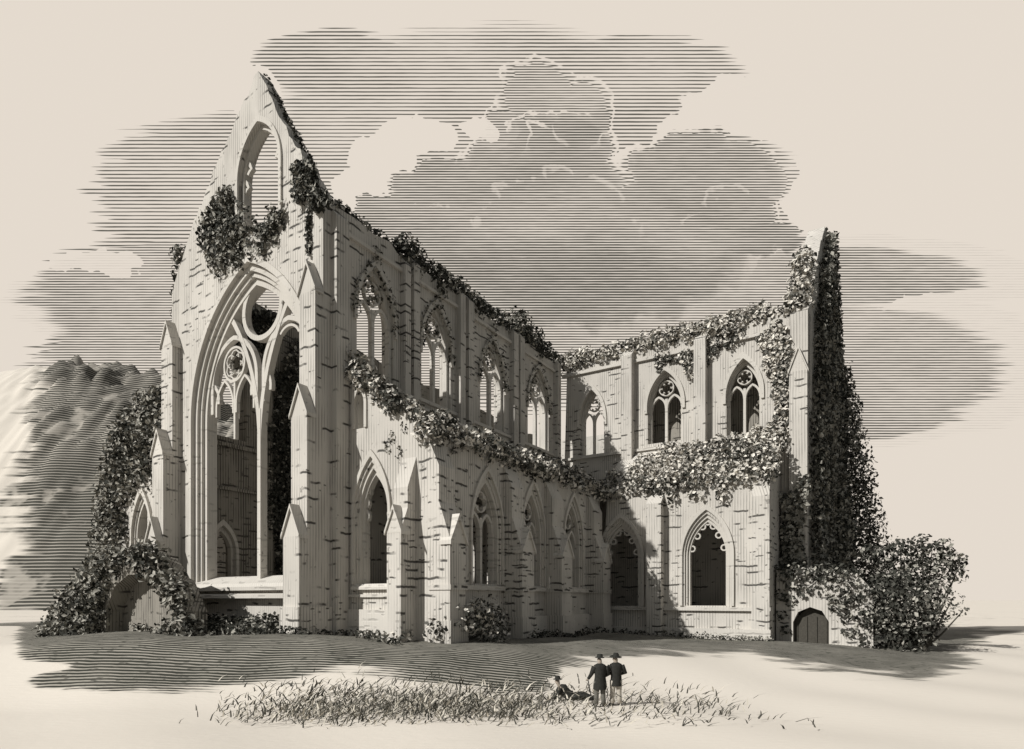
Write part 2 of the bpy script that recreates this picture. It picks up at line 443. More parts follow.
def moulding(pl, c, hw, zb, zs, za, orders, t, n_=16):
    """stepped orders of an arch: list of (outer inset, inner inset, t0, t1)"""
    mb = MB(); r0 = za - zs
    for (i0, i1, t0, t1) in orders:
        A = arch(c, hw-i0, zb, zs, zs + r0*(hw-i0)/hw, n_); B = arch(c, hw-i1, zb, zs, zs + r0*(hw-i1)/hw, n_)
        mb.strip(pl, A, B, t0, t1)
    return mb

# --- gable front -------------------------------------------------
GC, GHW = -6.3, 5.95
gp_ = lambda x, y: pa(x, y, 0.0)[1:]
out = [(-13.4, GZ), (0, GZ), (0, 21.3)] + jag(gp_(322, 193), gp_(303, 156), .4, .22) + jag(gp_(303, 156), gp_(281, 118), .4, .26) + jag(gp_(281, 118), gp_(262, 76), .4, .22)
out += [gp_(258, 71)] + jag(gp_(254, 78), gp_(237, 116), .4, .28) + jag(gp_(237, 116), gp_(215, 168), .4, .30) + jag(gp_(215, 168), gp_(189, 234), .4, .32) + [gp_(186, 246), (-13.4, 21.9)]
big = arch(GC, GHW, 0.75, 11.2, 20.0, 20)
gw = arch(-5.35, 1.85, 21.5, 24.4, 27.3, 10)
low = [(-13.4, GZ), (0, GZ), (0, 21.3), (0, 21.42), (-13.4, 21.42)]
upp = [p for p in out if p[1] > 21.45]; upp = [(-.1, 21.42)] + upp[:-1] + [(-13.3, 21.42)]
mb = MB(); mb.slab('E', low, [big], 0.0, 1.5); gable = part(mb, 'gable_wall')
mb = MB(); mb.slab('E', upp, [gw], 0.004, .85); part(mb, 'gable_top')
mb = moulding('E', GC, GHW, 0.75, 11.2, 20.0, [(0, .28, -.10, 1.35), (.30, .55, .16, 1.3), (.57, .75, .34, 1.25), (.77, 1.02, .52, 1.2)], 0)
part(mb, 'arch_moulding', 'trim', gable)
mb = moulding('E', -5.35, 1.95, 21.5, 24.5, 27.45, [(-.12, .1, -.12, .2), (.12, .28, .2, .6)], 0)
part(mb, 'window_moulding', 'trim', gable)
for zc, sgn, of_ in ((25.2, 1, 1.42), (24.3, -1, 1.68), (25.3, -1, 1.40)):
    bx = -5.35 + sgn*of_
    mb = MB(); mb.bar('E', [(bx + sgn*.05, zc+.45), (bx - sgn*.16, zc+.2), (bx - sgn*.30, zc-.08), (bx - sgn*.12, zc-.12), (bx + sgn*.05, zc-.3)], .2, .3, .55)
    part(mb, 'broken_tracery', 'trim', gable)
mb = MB(); mb.prism([(-.42, .55), (-.42, .75), (-.30, .95), (1.2, 1.45), (1.2, .5)], 'b', GC-GHW+.05, GC+GHW-.9)
mb.prism([(-.55, .10), (-.55, .28), (-.02, .42), (-.02, .08)], 'b', GC-GHW-.9, GC+GHW-.9)
part(mb, 'window_sill', 'trim', gable)
# great window tracery
T0, T1 = .62, 1.0
mb = MB(); mu_b = -6.1
mb.bar('E', [(mu_b, .9), (mu_b, 11.2)], .30, T0-.08, T1)
mb.bar('E', [(mu_b-.22, .9), (mu_b-.22, 11.0)], .10, T0+.06, T1-.05)
def q3(p0, p1, p2, n_=12): return [((1-t)**2*p0[0]+2*t*(1-t)*p1[0]+t*t*p2[0], (1-t)**2*p0[1]+2*t*(1-t)*p1[1]+t*t*p2[1]) for t in [i/n_ for i in range(n_+1)]]
for s_ in (-1, 1):
    mb.bar('E', q3((mu_b, 9.2), (mu_b + s_*.1, 13.8), (mu_b + s_*2.75, 17.2)), .30, T0-.05, T1-.03)
    cc = mu_b + s_*2.52
    ar = arch(cc, 2.2, 11.6, 13.3, 15.95, 12)
    mb.bar('E', ar, .26, T0-.02, T1-.06)
    for k_ in (-1, 1):                             # broken cusps under the rounded head
        mb.bar('E', q3((cc + k_*2.1, 13.4), (cc + k_*1.5, 12.9), (cc + k_*1.65, 12.2), 5), .22, T0+.05, T1-.08)
lc = mu_b - 2.52                                   # left light: foiled circle over two lancets
mb.bar('E', circle(lc, 14.35, 1.02, 28), .14, T0+.02, T1-.1, True)
mb.bar('E', foil(lc, 14.35, .88, 6, 6), .09, T0+.08, T1-.15, True)
mb.bar('E', [(lc, 9.8), (lc, 13.3)], .17, T0+.04, T1-.1)
for k_ in (-1, 1): mb.bar('E', arch(lc + k_*1.0, .86, 11.4, 11.9, 13.5, 8), .15, T0+.04, T1-.1)
rc_ = mu_b + 2.52                                  # right light: only a broken ring is left
mb.bar('E', circle(rc_, 14.6, .95, 28)[2:12], .14, T0+.04, T1-.1)
mb.bar('E', circle(-5.85, 17.05, 1.72, 32), .30, T0-.06, T1-.02, True)
part(mb, 'window_tracery', 'trim', gable)

# buttresses of the gable front: stages and pointed caps
def east_buttress(b0, b1, stages, name='buttress'):
    mb = MB(); caps = []
    for i, (p, ztop) in enumerate(stages):         # p = projection, lowest stage last
        d = .004*i; mb.box(-p, .02+d, b0-d, b1+d, GZ, ztop - .75)
    o = part(mb, name)
    for i, (p, ztop) in enumerate(stages):
        c = MB(); bm_ = (b0+b1)/2; q = .09
        back = -stages[i-1][0] if i else 0.0
        c.slab('E', [(b0, ztop-.78), (b1, ztop-.78), (b1, ztop-.7), (bm_, ztop+.55), (b0, ztop-.7)], [], -p+.01, back-.002)
        c.strip('E', [(b0-q, ztop-.86), (bm_, ztop+.70), (b1+q, ztop-.86)], [(b0-q, ztop-.66), (bm_, ztop+.92), (b1+q, ztop-.66)], -p-.1, back-.004)
        part(c, 'gablet', 'trim', o)
    return o
ST = [(.50, 16.9), (1.02, 10.3), (1.52, 4.0)]
B1 = east_buttress(-1.25, -.02, ST)
B2 = east_buttress(-14.5, -13.25, [(.55, 16.9), (1.12, 9.9), (1.5, 4.3)])
mb = MB(); mb.box(-1.66, -1.5, -1.36, .1, GZ, -.35); mb.box(-1.5, 1.5, -.04, .12, GZ, -.35)
part(mb, 'plinth')
# turret shafts on the left shoulder
mb = MB(); mb.slab('E', [(-15.0, GZ), (-13.41, GZ), (-13.41, 22.0)] + jag((-13.5, 22.1), (-14.3, 21.6), .3, .2) + [(-14.9, 20.2)], [], .35, 1.6)
part(mb, 'stair_turret')

# --- long walls ---------------------------------------------------
NW = [(3.85, 1.5, 12.85, 19.2), (9.4, 1.5, 12.85, 19.3), (16.0, 1.6, 12.85, 19.3), (22.9, 1.75, 12.85, 19.4)]
def twolight(pl, c, hw, zb, za, t0, t1, foils=6, depth=.16, spring=.52):
    """two lancets under a foiled circle"""
    mb = MB(); zs = zb + (za-zb)*spring; r = za - zs
    o_ = arch(c, hw*1.0, zb, zs, za, 12)
    i_ = arch(c, hw*.86, zb, zs, zs + r*.88, 12)
    mb.strip(pl, o_, i_, t0, t1)
    mb.bar(pl, [(c, zb), (c, zs + r*.22)], hw*.15, t0+.02, t1-.02)
    for s_ in (-1, 1):
        mb.bar(pl, arch(c + s_*hw*.46, hw*.43, zs-.15, zs-.1, zs + r*.30, 8), hw*.12, t0+.04, t1-.04)
    cz = zs + r*.53; cr = hw*.40
    mb.slab(pl, circle(c, cz, cr*1.12, 30), [foil(c, cz, cr*1.0, foils, 7)], t0+.03, t1-.05)
    return mb
def hood(pl, c, hw, zs, za, t0, t1, w=.2):
    mb = MB(); r = (za-zs)/hw
    mb.strip(pl, arch(c, hw+w, zs-.5, zs, zs+r*(hw+w), 12), arch(c, hw, zs-.5, zs, zs+r*hw, 12), t0, t1)
    return mb
zs_of = lambda w: w[2] + (w[3]-w[2])*.52
mb = MB()
top = jag((27.0, 20.9), (1.5, 21.2), .7, .25)
ho = [arch(w[0], w[1], w[2], zs_of(w), w[3], 12) for w in NW]
lowdoors = [arch(a_, 1.5, -1.5, 3.0, 6.0, 10) for a_ in (6.4, 12.2, 18.6)]
mb.slab('N', [(1.5, GZ), (27.0, GZ), (27.0, 20.9)] + top[1:] + [(1.5, 21.2)], ho + lowdoors, -0.95, 0)
cw = part(mb, 'clerestory_wall')
for w in NW:
    o = part(twolight('N', w[0], w[1], w[2], w[3], -.5, -.18), 'clerestory_window', 'trim')
    part(hood('N', w[0], w[1]+.02, zs_of(w), w[3], -.25, .14), 'hood_mould', 'trim', o)
for a0, a1 in ((.55, 1.45), (5.95, 6.45), (6.75, 7.3), (11.5, 12.1), (12.45, 13.1), (18.4, 19.05), (19.35, 20.0), (25.6, 26.2)):
    mb = MB(); zt = random.uniform(20.2, 20.9); mb.box(a0, a1, -.01, .42, 7.5 if a0 > 1 else GZ, zt)
    mb.prism([(-.0, zt), (.42, zt-.01), (.0, zt+.5)], 'a', a0, a1)
    part(mb, 'pilaster')
mb = MB(); mb.box(1.5, 26.8, -.004, .16, 12.55, 12.75); mb.box(1.5, 26.8, -.004, .2, 19.9, 20.1)
part(mb, 'string_course', 'trim', cw)

# south wall, seen through the great window
SW = [(2.95, 1.45, 11.0, 18.2), (9.4, 1.3, 11.4, 17.9), (16.0, 1.3, 11.6, 18.2), (22.9, 1.5, 11.8, 18.5), (29.5, 1.5, 11.8, 18.5)]
mb = MB()
ho = [arch(w[0], w[1], w[2], zs_of(w), w[3], 12) for w in SW]
ho += [arch(a_, 1.15, 1.2, 3.2, 5.4, 10) for a_ in (2.6, 8.6)] + [arch(a_, 1.6, -2.0, 3.2, 6.4, 10) for a_ in (15, 21.6)]
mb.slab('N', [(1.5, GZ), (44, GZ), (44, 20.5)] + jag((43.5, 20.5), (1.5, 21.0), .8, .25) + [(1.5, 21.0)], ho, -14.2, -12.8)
sw = part(mb, 'choir_wall', 'shade_rubble')
for w in SW[1:]: part(twolight('N', w[0], w[1], w[2], w[3], -13.7, -13.3), 'clerestory_window', 'trim')
for a_ in (2.6, 8.6):
    mb = moulding('N', a_, 1.15, 1.2, 3.2, 5.4, [(0, .2, -13.1, -12.7), (.22, .4, -13.4, -13.0)], 0)
    part(mb, 'arch_moulding', 'trim', sw)
mb = MB(); mb.box(1.5, 44, -12.8, -12.5, 10.3, 10.55); mb.box(1.5, 44, -12.8, -12.55, 7.4, 7.6); mb.box(1.5, 44, -12.8, -12.4, .8, 1.0)
for a_ in (5.9, 12.6, 19.2): mb.box(a_-.3, a_+.3, -12.8, -12.35, GZ, 19.5)
part(mb, 'string_course', 'shade_rubble', sw)

# --- north aisle ---------------------------------------------------
mb = MB()
aw = arch(2.05, 1.12, .85, 4.7, 7.3, 12); sl = arch(1.17, .34, 9.2, 10.5, 11.25, 6)
mb.slab('E', [(0.01, GZ), (6.0, GZ), (6.0, 8.3)] + jag((5.9, 8.6), (.3, 12.7), .5, .22) + [(.01, 12.9)], [aw, sl], 1.5, 2.5)
aew = part(mb, 'aisle_wall')
mb = moulding('E', 2.05, 1.12, .85, 4.7, 7.3, [(-.28, -.12, 1.36, 1.7), (-.0, .14, 1.62, 2.3), (.15, .27, 1.8, 2.2)], 0)
for s_ in (-1, 1):
    for zc in (5.3, 6.0, 4.6):
        mb.bar('E', q3((2.05+s_*(.9-.25*(zc > 5.7)), zc+.3), (2.05+s_*.55, zc), (2.05+s_*(.8-.2*(zc > 5.7)), zc-.3), 4), .13, 1.95, 2.15)
part(mb, 'aisle_window', 'trim')
mb = moulding('E', 1.17, .34, 9.2, 10.5, 11.25, [(-.2, -.02, 1.4, 1.75), (.0, .08, 1.6, 2.2)], 0)
part(mb, 'slit_window', 'trim')
mb = MB(); mb.prism([(1.28, .55), (1.28, .68), (1.5, .86), (2.4, .86), (2.4, .5)], 'b', .7, 4.1)
mb.box(1.36, 1.52, .13, 4.1, .15, .3); mb.box(1.3, 1.52, .13, 4.1, GZ, -.5)
part(mb, 'sill', 'trim', aew)
mb = MB()
AN = [(6.45, 1.35, .9, 6.9), (11.6, 1.25, .9, 7.0), (17.3, 1.3, .9, 7.0)]
ho = [arch(w[0], w[1], w[2], zs_of(w), w[3], 12) for w in AN]
mb.slab('N', [(1.52, GZ), (22.0, GZ), (22.0, 8.3)] + jag((21.5, 8.4), (2, 8.4), .6, .2) + [(1.52, 8.3)], ho, 5.1, 6.0)
anw = part(mb, 'aisle_wall')
for w in AN:
    o = part(twolight('N', w[0], w[1], w[2], w[3], 5.3, 5.65, 4), 'aisle_window', 'trim')
    mb = moulding('N', w[0], w[1], w[2], zs_of(w), w[3], [(-.30, -.16, 5.9, 6.14), (-.0, .14, 5.5, 5.92)], 0)
    part(mb, 'hood_mould', 'trim', o)
mb = MB(); mb.box(1.4, 21.9, 6.0, 6.22, .55, .8); mb.box(1.4, 21.9, 6.0, 6.3, GZ, -1.0)
part(mb, 'string_course', 'trim', anw)
mb = MB()                                          # lean-to vault over the aisle
mb.prism([(.0, 12.3), (.0, 12.0), (5.9, 7.9), (5.9, 8.2)], 'a', 2.5, 26.8)
part(mb, 'aisle_vault')
# aisle buttresses
mb = MB(); mb.box(.35, 1.5, 4.2, 5.12, GZ, 3.4); mb.box(.85, 1.5, 4.2+.003, 5.12-.003, 3.4, 5.6)
mb.prism([(.35, 3.4), (.86, 3.39), (.86, 4.6)], 'b', 4.2, 5.12); mb.prism([(.85, 5.6), (1.5, 5.6), (1.5, 7.2)], 'b', 4.203, 5.117)
o = part(mb, 'buttress')
c = MB(); c.strip('E', [(4.1, 3.2), (4.66, 4.45), (5.22, 3.2)], [(4.1, 3.4), (4.66, 4.7), (5.22, 3.4)], .25, .9)
c.slab('E', [(4.2, 3.3), (5.12, 3.3), (4.66, 4.5)], [], .34, .88)
part(c, 'gablet', 'trim', o)
for a0, a1 in ((1.42, 2.7), (8.15, 9.55), (13.1, 14.6), (19.6, 21.0)):
    mb = MB(); am = (a0+a1)/2
    mb.box(a0, a1, 6.0, 7.3, GZ, 3.0); mb.box(a0+.003, a1-.003, 6.0, 6.62, 3.0, 6.6)
    mb.prism([(6.0, 6.6), (6.62, 6.6), (6.0, 7.9)], 'a', a0+.003, a1-.003)
    mb.prism([(6.6, 3.0), (7.3, 3.0), (6.6, 4.9)], 'a', a0+.002, a1-.002)
    mb.box(a0-.1, a1+.1, 6.0, 7.42, GZ, -1.0); mb.box(a0-.06, a1+.06, 6.0, 7.38, .5, .76)
    o = part(mb, 'buttress')
    c = MB(); c.strip('N', [(a0-.08, 2.7), (am, 4.0), (a1+.08, 2.7)], [(a0-.08, 2.9), (am, 4.25), (a1+.08, 2.9)], 6.7, 7.42)
    c.slab('N', [(a0, 2.8), (a1, 2.8), (am, 4.05)], [], 6.7, 7.31)
    part(c, 'gablet', 'trim', o)

# --- south aisle end on the far left --------------------------------
mb = MB(); lw = arch(-20.9, 1.15, .5, 4.6, 7.4, 10)
mb.slab('E', [(-26.0, GZ), (-14.5, GZ), (-14.5, 14.2)] + jag((-15, 14.3), (-19.5, 13.6), .6, .3) + jag((-19.5, 13.4), (-26.0, 6.0), .6, .4), [lw], 1.6, 2.6)
saw = part(mb, 'aisle_wall')
mb = moulding('E', -20.9, 1.15, .5, 4.6, 7.4, [(-.35, -.15, 1.4, 1.8), (0, .15, 1.7, 2.3)], 0); mb.bar('E', [(-20.9, .5), (-20.9, 6.6)], .16, 1.95, 2.2)
part(mb, 'aisle_window', 'trim')
mb = MB(); mb.slab('N', [(2.6, GZ), (26, GZ), (26, 7.6), (2.6, 8)], [arch(6.4, 1.2, .9, 4.4, 7.0, 8), arch(12.6, 1.2, .9, 4.4, 7.0, 8)], -23.5, -22.6)
part(mb, 'aisle_wall')

# --- transept ------------------------------------------------------
TA, TL = 26.8, 22.0
TW = [(3.1, 1.15, 12.6, 18.2), (9.55, 1.42, 12.8, 18.6), (15.65, 1.25, 12.6, 18.3)]
mb = MB(); ho = [arch(w[0], w[1], w[2], zs_of(w), w[3], 12) for w in TW]
mb.slab('E', [(0.0, GZ), (20.1, GZ), (20.1, 21.0)] + jag((20.0, 21.1), (0, 20.8), .7, .22), ho, TA, TA+1.3)
tw = part(mb, 'transept_wall')
for w in TW:
    o = part(twolight('E', w[0], w[1], w[2], w[3], TA+.4, TA+.75, 6), 'clerestory_window', 'trim')
    part(hood('E', w[0], w[1]+.03, zs_of(w), w[3], TA-.14, TA+.25, .22), 'hood_mould', 'trim', o)
mb = MB(); mb.box(TA-.2, TA+.01, .3, 18.9, 12.3, 12.5); mb.box(TA-.22, TA+.01, .3, 19.2, 19.7, 19.95); part(mb, 'string_course', 'trim', tw)
for b0, b1, p in ((6.1, 7.0, .75), (12.1, 13.0, .75)):
    mb = MB(); mb.box(TA-p, TA+.01, b0, b1, 8.0, 20.2); mb.prism([(TA-p, 20.2), (TA+.01, 20.2), (TA+.01, 20.9)], 'b', b0, b1); part(mb, 'pilaster')
mb = MB(); mb.box(TA-.7, TA+.01, 18.95, 20.13, GZ, 16.4); mb.box(TA-.3, TA+.012, 18.955, 20.125, 16.3, 20.8)
o = part(mb, 'buttress')
c = MB(); c.slab('E', [(18.95, 16.38), (20.13, 16.38), (19.54, 18.0)], [], TA-.69, TA-.3); c.strip('E', [(18.86, 16.2), (19.54, 18.0), (20.22, 16.2)], [(18.86, 16.4), (19.54, 18.25), (20.22, 16.4)], TA-.8, TA-.31)
part(c, 'gablet', 'trim', o)
TB = [(7.72, 1.55, -.45, 6.0), (14.15, 1.55, -.4, 6.1)]
mb = MB(); ho = [arch(w[0], w[1], w[2], w[2]+3.6, w[3], 12) for w in TB]
mb.slab('E', [(6.0, GZ), (18.34, GZ), (18.34, 8.1)] + jag((18.2, 8.3), (6, 8.3), .6, .2), ho, TL, TL+1.0)
tl = part(mb, 'chapel_wall')
for w in TB:
    mb = moulding('E', w[0], w[1], w[2], w[2]+3.6, w[3], [(-.34, -.14, TL-.16, TL+.2), (0, .15, TL+.15, TL+.8), (.16, .3, TL+.3, TL+.7)], 0)
    r_ = w[3]-w[2]-3.6
    for k_ in range(-3, 4):                         # fringe of broken cusps
        t_ = k_/3.6; cxk = w[0] + t_*w[1]*.86; czk = w[2]+3.45 + r_*.86*(1-abs(t_)**1.6)
        mb.bar('E', circle(cxk, czk, .2, 10), .1, TL+.35, TL+.6, True)
    part(mb, 'chapel_window', 'trim')
mb = MB(); mb.box(TL-.22, TL+.01, 6.0, 18.4, -.75, -.5); mb.box(TL-.3, TL+.01, 6.0, 18.42, GZ, -2.0); part(mb, 'string_course', 'trim', tl)
for b0, b1, zt in ((10.0, 11.1, 7.6), (17.2, 18.34, 7.6)):
    mb = MB(); p = .8 if b0 < 12 else .25
    mb.box(TL-p, TL+.01, b0, b1, GZ, zt-.6); mb.prism([(TL-p, zt-.6), (TL+.01, zt-.6), (TL+.01, zt+.2)], 'b', b0, b1); part(mb, 'buttress')
mb = MB(); mb.slab('N', [(TL+1.0, GZ), (TA, GZ), (TA, 12.0), (TL+1.0, 8.6)], [], 17.5, 18.3); part(mb, 'chapel_wall')
mb = MB(); mb.prism([(TL+.2, 7.8), (TA, 11.9), (TA, 12.2), (TL+.2, 8.15)], 'b', 5.9, 18.2); part(mb, 'chapel_vault')
mb = MB()
go = [(TA, GZ), (50, GZ), (50, 20.5)] + jag((49.5, 21.5), (41.2, 32.6), .8, .3) + jag((41, 33.2), (39.4, 33.4), .5, .1) + jag((38.6, 32.9), (34.7, 29.4), .6, .25) + jag((34.4, 29.2), (28.0, 21.6), .6, .25) + [(TA, 21.0)]
mb.slab('N', go, [arch(38.5, 3.2, 3.0, 13.0, 18.0, 14), arch(38.8, 1.2, 23.5, 26, 28.2, 10)], 18.75, 20.1)
part(mb, 'gable_wall')
mb = MB(); mb.slab('E', [(-14.2, GZ), (20.0, GZ), (20.0, 20.6), (-14.2, 20.6)], [arch(3, 1.0, 13, 16, 18.4, 8)], 49, 50.2)
part(mb, 'transept_wall')
mb = MB(); mb.slab('E', [(4.6, GZ), (18.7, GZ), (18.7, 19.0)] + jag((18.5, 19.2), (4.7, 19.0), .8, .2), [arch(6.8, 1.6, -2, 4, 8.5, 10), arch(13.6, 1.6, -2, 4, 8.5, 10)], 29.2, 29.9)
part(mb, 'added_blocker_wall', 'shade_rubble')  # added wall behind the transept windows, blocks light so the openings read dark

# ------------------------------------------------------------------ ivy
def leaves(name, label, cat, cent, outd, size, mat, light=.35, parent=None, up=.25, kind=None, group=None):
    """cent: leaf centres (n,3) in abbey (a,b,z); outd: preferred facing"""
    n_ = len(cent)
    wc = np.stack([K[0]+cent[:, 0]*U[0]+cent[:, 1]*V[0], K[1]+cent[:, 0]*U[1]+cent[:, 1]*V[1], cent[:, 2]], 1)
    od = np.stack([outd[:, 0]*U[0]+outd[:, 1]*V[0], outd[:, 0]*U[1]+outd[:, 1]*V[1], outd[:, 2]], 1)
    return leaf_mesh(name, label, cat, wc, od, size, mat, light, parent, up, kind, group)
def leaf_mesh(name, label, cat, wc, od, size, mat, light=.35, parent=None, up=.25, kind=None, group=None):
    size = size*.64; light = light*1.25 if mat == 'lit_ivy' else light
    n_ = len(wc)
    nn = od*0.9 + RNG.normal(0, .62, (n_, 3)) + np.array([0, 0, up]); nn /= np.linalg.norm(nn, axis=1)[:, None]
    t_ = RNG.normal(0, 1, (n_, 3)); t_ -= (t_*nn).sum(1)[:, None]*nn; t_ /= np.linalg.norm(t_, axis=1)[:, None]
    b_ = np.cross(nn, t_); s_ = (size*RNG.uniform(.55, 1.35, n_))[:, None]
    vs = np.stack([wc - t_*s_, wc + b_*s_*.62 - t_*s_*.15 + nn*s_*.18, wc + t_*s_*.95, wc - b_*s_*.62 - t_*s_*.15 + nn*s_*.18], 1).reshape(-1, 3)
    i = np.arange(n_)*4
    loc = wc.mean(0) if parent is None else np.zeros(3)
    if parent is None: loc[2] = wc[:, 2].min()
    me = bpy.data.meshes.new(name)
    me.from_pydata((vs-loc).tolist(), [], np.concatenate([np.stack([i, i+1, i+2], 1), np.stack([i, i+2, i+3], 1)]).tolist())
    cl = vnoise(wc[:, 0]*1.5+wc[:, 1]*.6, wc[:, 2]*1.7, 11)*0.9
    tone = (RNG.uniform(0, 1, n_) + cl*.5 < light).astype(float)*RNG.uniform(.4, 1.0, n_) + RNG.uniform(0, .12, n_)
    tone = np.clip(tone, 0, 1); tn = np.concatenate([tone, tone]).astype(np.float32)
    a_ = me.attributes.new('tone', 'FLOAT', 'FACE'); a_.data.foreach_set('value', tn)
    o = link_mesh(name, me, M[mat], parent, label=label, cat=cat, kind=kind, group=group)
    if parent is None: o.location = loc
    return o
def blob_pts(path, dens, out=(0, 0, 0)):
    """path: list of (a,b,z,r_a,r_b,r_z); clumps strung along it; leaf centres mostly near each clump's skin"""
    cs, os_ = [], []
    for (a_, b_, z_, ra, rb, rz) in path:
        n_ = max(8, int(dens*2.5*(ra*rb+rb*rz+ra*rz)))
        d = RNG.normal(0, 1, (n_, 3)); d /= np.linalg.norm(d, axis=1)[:, None]
        rr = RNG.uniform(.55, 1.06, n_)[:, None]
        lump = 1 + .22*vnoise(d[:, 0]*5+a_, d[:, 2]*5+z_*2+b_, 5)[:, None]
        cs.append(np.array([a_, b_, z_]) + d*rr*lump*np.array([ra, rb, rz])); os_.append(d)
    return np.concatenate(cs), np.concatenate(os_)
def run(p0, p1, step, r, jit=.25, rz=None):
    """clumps in a row between two points"""
    d_ = math.dist(p0, p1); n_ = max(1, int(d_/step)); out = []
    for i in range(n_+1):
        t_ = i/n_; k_ = random.uniform(.65, 1.3)
        out.append(tuple(p0[j]+(p1[j]-p0[j])*t_ + random.uniform(-jit, jit) for j in range(3)) + (r*k_, r*k_, (rz or r)*k_))
    return out
def ivy(name, label, path, dens=26, size=.27, mat='ivy', light=.35, cat='ivy'):
    c_, o_ = blob_pts(path, dens); return leaves(name, label, cat, c_, o_, size, mat, light)
def sheet(pl, pts, t, n_, thick=.35):
    """leaves spread over a polygon drawn on a wall: pts (s,z)"""
    n_ = int(n_*2.4); xs_, zs_ = zip(*pts); out = []
    c = np.stack([RNG.uniform(min(xs_), max(xs_), n_*4), RNG.uniform(min(zs_), max(zs_), n_*4)], 1)
    sd_ = poly_sd(c, pts); keep = sd_ + 1.1*vnoise(c[:, 0]*1.8, c[:, 1]*1.2, 21) + .7*vnoise(c[:, 0]*5.2, c[:, 1]*3.0, 22) + RNG.normal(0, .12, len(c)) > 0.05; c = c[keep][:n_]
    tt = RNG.uniform(0, thick, len(c))
    if pl == 'E': return np.stack([t - tt, c[:, 0], c[:, 1]], 1), np.tile([-1., 0, 0], (len(c), 1))
    return np.stack([c[:, 0], t + tt, c[:, 1]], 1), np.tile([0., 1, 0], (len(c), 1))
def cat_(*ps): return np.concatenate([p[0] for p in ps]), np.concatenate([p[1] for p in ps])
def px_a(pts, a): return [pa(x, y, a)[1:] for x, y in pts]
def px_b(pts, b): return [(lambda q: (q[0], q[2]))(pb(x, y, b)) for x, y in pts]

# over the great window
g1 = cat_(sheet('E', px_a([(212, 210), (226, 192), (240, 215), (262, 218), (284, 204), (292, 212), (280, 235), (268, 256), (250, 240), (240, 262), (234, 246), (226, 275), (219, 256), (213, 274), (208, 252), (203, 256), (203, 236), (206, 225)], 0), -.02, 1050, .45), sheet('E', px_a([(203, 250), (214, 205), (228, 188), (240, 205), (262, 212), (286, 200), (294, 214), (284, 245), (268, 258), (240, 262), (220, 280)], 0), -.02, 260, .3))
leaves('ivy', 'dark ivy hanging in tufts over the point of the great arched window', 'ivy', *g1, .23, 'ivy', .46)
g1 = cat_(sheet('E', px_a([(297, 168), (304, 164), (330, 186), (336, 206), (318, 210), (312, 198), (300, 195)], 0), -.02, 650, .4), sheet('E', px_a([(308, 205), (312, 205), (312, 262), (309, 262)], 0), -.02, 60, .15))
leaves('ivy', 'small dark ivy patch clinging below the right slope of the tall gable', 'ivy', *g1, .23, 'ivy', .28)
ivy('ivy', 'sparse ivy tufts draping the left shoulder of the tall gable front', [(.8, -14.9, z_, .5, .45, .6) for z_ in (21.6, 20.4, 19.0, 17.6)] + run((.6, -14.6, 22.2), (.6, -13, 22.6), .7, .5), 34, .24)
ivy('weeds', 'thin dark line of weeds along the right slope of the tall gable', run((.55,)+pa(305, 158, 0)[1:], (.55,)+pa(281, 116, 0)[1:], .26, .17, .05) + run((.55,)+pa(281, 116, 0)[1:], (.5,)+pa(259, 73, 0)[1:], .26, .17, .05), 60, .17, 'ivy', .2, 'weeds')
ivy('weeds', 'sparse dark weeds along the left slope of the tall gable', run((.3,)+pa(253, 80, 0)[1:], (.3,)+pa(215, 168, 0)[1:], .40, .10, .06) + run((.3,)+pa(215, 168, 0)[1:], (.3,)+pa(189, 236, 0)[1:], .40, .10, .06), 60, .15, 'ivy', .2, 'weeds')
# wall tops
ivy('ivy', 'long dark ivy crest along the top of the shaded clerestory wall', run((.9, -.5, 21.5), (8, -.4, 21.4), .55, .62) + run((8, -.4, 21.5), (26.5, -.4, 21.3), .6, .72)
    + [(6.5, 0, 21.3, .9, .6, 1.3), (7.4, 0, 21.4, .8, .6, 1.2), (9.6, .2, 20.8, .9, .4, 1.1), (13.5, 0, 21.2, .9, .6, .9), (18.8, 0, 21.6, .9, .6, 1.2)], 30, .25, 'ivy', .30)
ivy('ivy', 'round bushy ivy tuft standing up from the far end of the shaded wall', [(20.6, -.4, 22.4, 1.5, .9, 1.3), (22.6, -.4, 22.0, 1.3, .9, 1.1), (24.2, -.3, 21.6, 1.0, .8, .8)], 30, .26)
ivy('ivy', 'light ivy fringe along the top of the sunlit transept wall', run((TA+.2, .3, 21.0), (TA+.2, 19.2, 21.4), .5, .78), 28, .26, 'lit_ivy', .50)
# aisle roof edge
ed = run((1.5, .2, 12.9), (1.6, 6.1, 8.6), .4, .6) + run((1.9, 6.0, 8.5), (22, 6.0, 8.4), .5, .72) + run((2.2, 5.2, 9.2), (22, 4.9, 9.2), .6, .65)
ivy('ivy', 'pale ivy trailing down the sloping aisle roof edge and along its eaves', ed, 30, .24, 'lit_ivy', .42)
c_ = []
for x0, y0 in ((392, 438), (398, 452), (404, 428), (388, 446)): a_, b_, z_ = pa(x0, y0, 1.45); c_.append((a_, b_, z_, .12, .25, .4))
ivy('ivy', 'thin ivy sprigs on the sunlit aisle end wall above the narrow arched window', c_, 40, .15)
